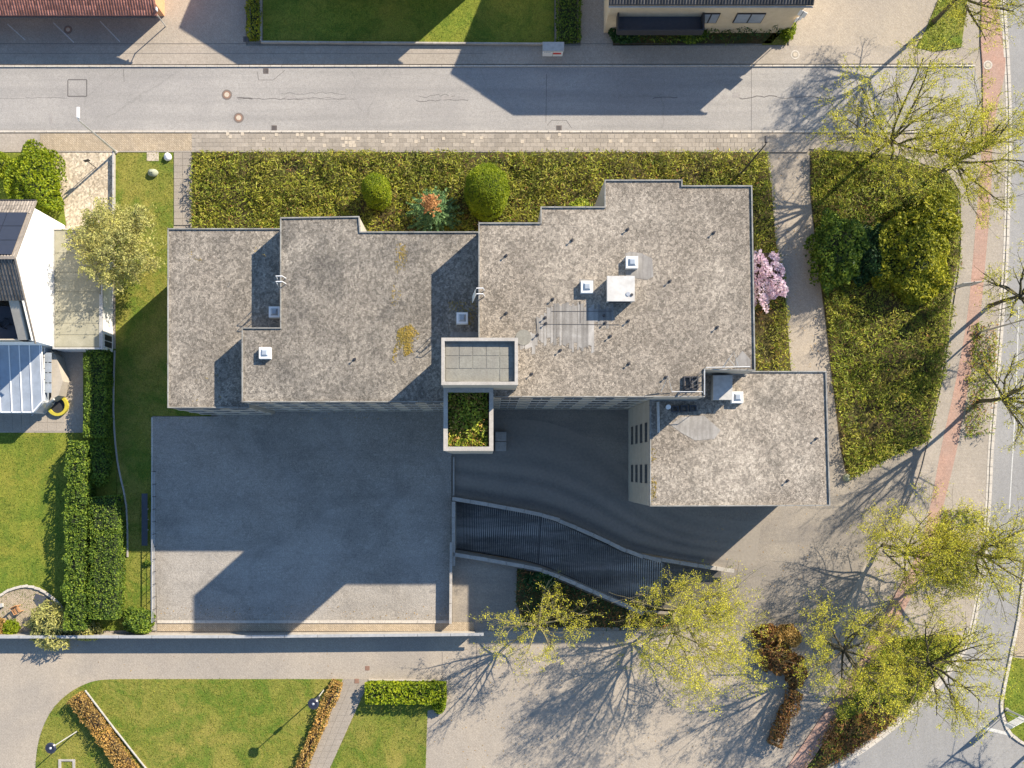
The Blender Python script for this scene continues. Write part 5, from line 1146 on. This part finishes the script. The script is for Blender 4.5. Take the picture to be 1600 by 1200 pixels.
# road markings
seamline([(1592, 480), (1588, 600), (1583, 700), (1577, 800)], .10, .002, 'paint', 'road_marking'); seamline([(1531, 1136), (1560, 1143), (1600, 1153), (1680, 1172)], .3, .002, 'paint', 'road_marking')
seamline([(1577, 300), (1574, 420), (1560, 600)], .05, .115, 'seam', 'crack') if False else None
lit = []
for poly_, dn in (([(700, 992), (1300, 985), (1300, 1200), (670, 1200)], .9), ([(1205, 240), (1262, 240), (1290, 600), (1320, 748), (1300, 600), (1240, 600)], 1.2), ([(1110, 800), (1330, 760), (1350, 980), (1130, 980)], .6), ([(246, 945), (702, 945), (702, 968), (246, 968)], 3.0), ([(0, 996), (560, 994), (560, 1056), (190, 1056)], .25), ([(1265, 209), (1500, 209), (1480, 262), (1400, 240)], 2.0), ([(260, 640), (690, 640), (690, 656), (260, 656)], 2.5)):
    p = scatter(PP(poly_), dn, rng); lit.append(np.column_stack([p, np.full(len(p), .13 if poly_[0][0] in (246, 260) else .10 if poly_[0][0] == 1265 else .03)]))
tag(quads('leaf_litter', leaves(np.concatenate(lit), .11, rng, 2.5, .6), 'leaf_straw'), kind='stuff')
# ---- side lawn things
def boulder(label, px, py, rx, ry, h, seed, mat='stone'):
    x, y = P(px, py); o = MB().blob(x, y, h * .3, rx, ry, h * .7, seed, 12, 8, .08, 0).build('garden_stone', mat, None, True); tag(o, label, 'stone')
boulder('mossy pale stone on the side lawn', 240, 271, .5, .38, .5, 1); boulder('round white stone at the top corner of the side lawn', 263, 246, .36, .38, .5, 2, 'white'); boulder('small pale boulder at the southern tip of the east bed', 1322, 746, .35, .35, .4, 3); boulder('white garden stone on the front lawn edge', 5, 257, .3, .3, .5, 4, 'white')
x, y = P(239, 245); o = MB().cbox(x, y, 0, 1.1, .8, .06).build('lawn_cover_plate', 'slab_pale'); tag(o, 'flat pale cover plate in the top of the side lawn', 'cover plate')
tfr = thing('raised_border', 'pale square border lying on the lawn near the left park lamp', 'border', *P(103, 1194))
for q_ in ((92, 1186, 96, 1206), (114, 1186, 118, 1206), (96, 1186, 114, 1189)): a = P(q_[0], q_[1]); b = P(q_[2], q_[3]); MB().box(a[0], b[1], .0, b[0], a[1], .12).build('board', 'concrete', tfr)
# terrace west edge: bench panel and railing
trl = thing('terrace_railing', 'long steel railing along the west edge of the courtyard terrace', 'railing', *P(244, 850))
for k in range(13):
    a = P(244, 737 + k * 19.4); MB().tube([(a[0], a[1], .1), (a[0], a[1], 1.15)], .03, 6).build('post', 'dark_metal', trl)
a = P(244, 737); b = P(244, 970)
for z, r__ in ((1.15, .045), (.75, .02), (.45, .02)): MB().tube([(a[0], a[1], z), (b[0], b[1], z)], r__, 6).build('rail', 'steel', trl)
tbn = thing('bench', 'dark slatted bench at the west side of the terrace', 'bench', *P(230, 812))
a = P(224, 771); b = P(233, 852)
for k in range(5): MB().box(a[0] + k * .11, b[1], .40, a[0] + k * .11 + .095, a[1], .45).build('seat_slat', 'blue_deck', tbn)
for yy in (.3, .5, .7): y_ = b[1] + (a[1] - b[1]) * yy; MB().box(a[0] + .05, y_ - .05, 0, a[0] + .5, y_ + .05, .40).build('leg', 'concrete', tbn)
par = tag(MB().build('bench_pad', 'concrete'), kind='structure')
bush('weed_clump', 'small green weed clump on the pale edging of the terrace railing', 231, 880, .35, .25, .35, 'leaf_hedge', n=160, leaf=.18, seed=90)
# ---- curved patio
ptx = smoothline([(-60, 945), (-10, 935), (15, 922), (40, 916), (65, 922), (90, 940), (104, 960)], 5)
sheet('curved_patio', ptx + [(104, 985), (-60, 985)], .05, 'herring')
wallrun('patio_kerb', 'curved grey edging around the sandy patio', 'edging', ptx, .22, 0, .16, 'concrete', 'kerb', .6, capw=.02, capt=.04)
chair('wooden_chair', 'orange-brown wooden garden chair on the curved patio', 'chair', *P(30, 952), .05, .5, 'wood')
sheet('patio_pool', [(52, 938), (56, 927), (80, 935), (92, 952), (60, 950)], .056, 'blue_deck')
MB_ = MB(); a = P(0, 946); o = MB().cbox(a[0], a[1], .05, .8, .35, .3, .2).build('storage_box', 'alu'); tag(o, 'small grey box at the left edge of the curved patio', 'box')
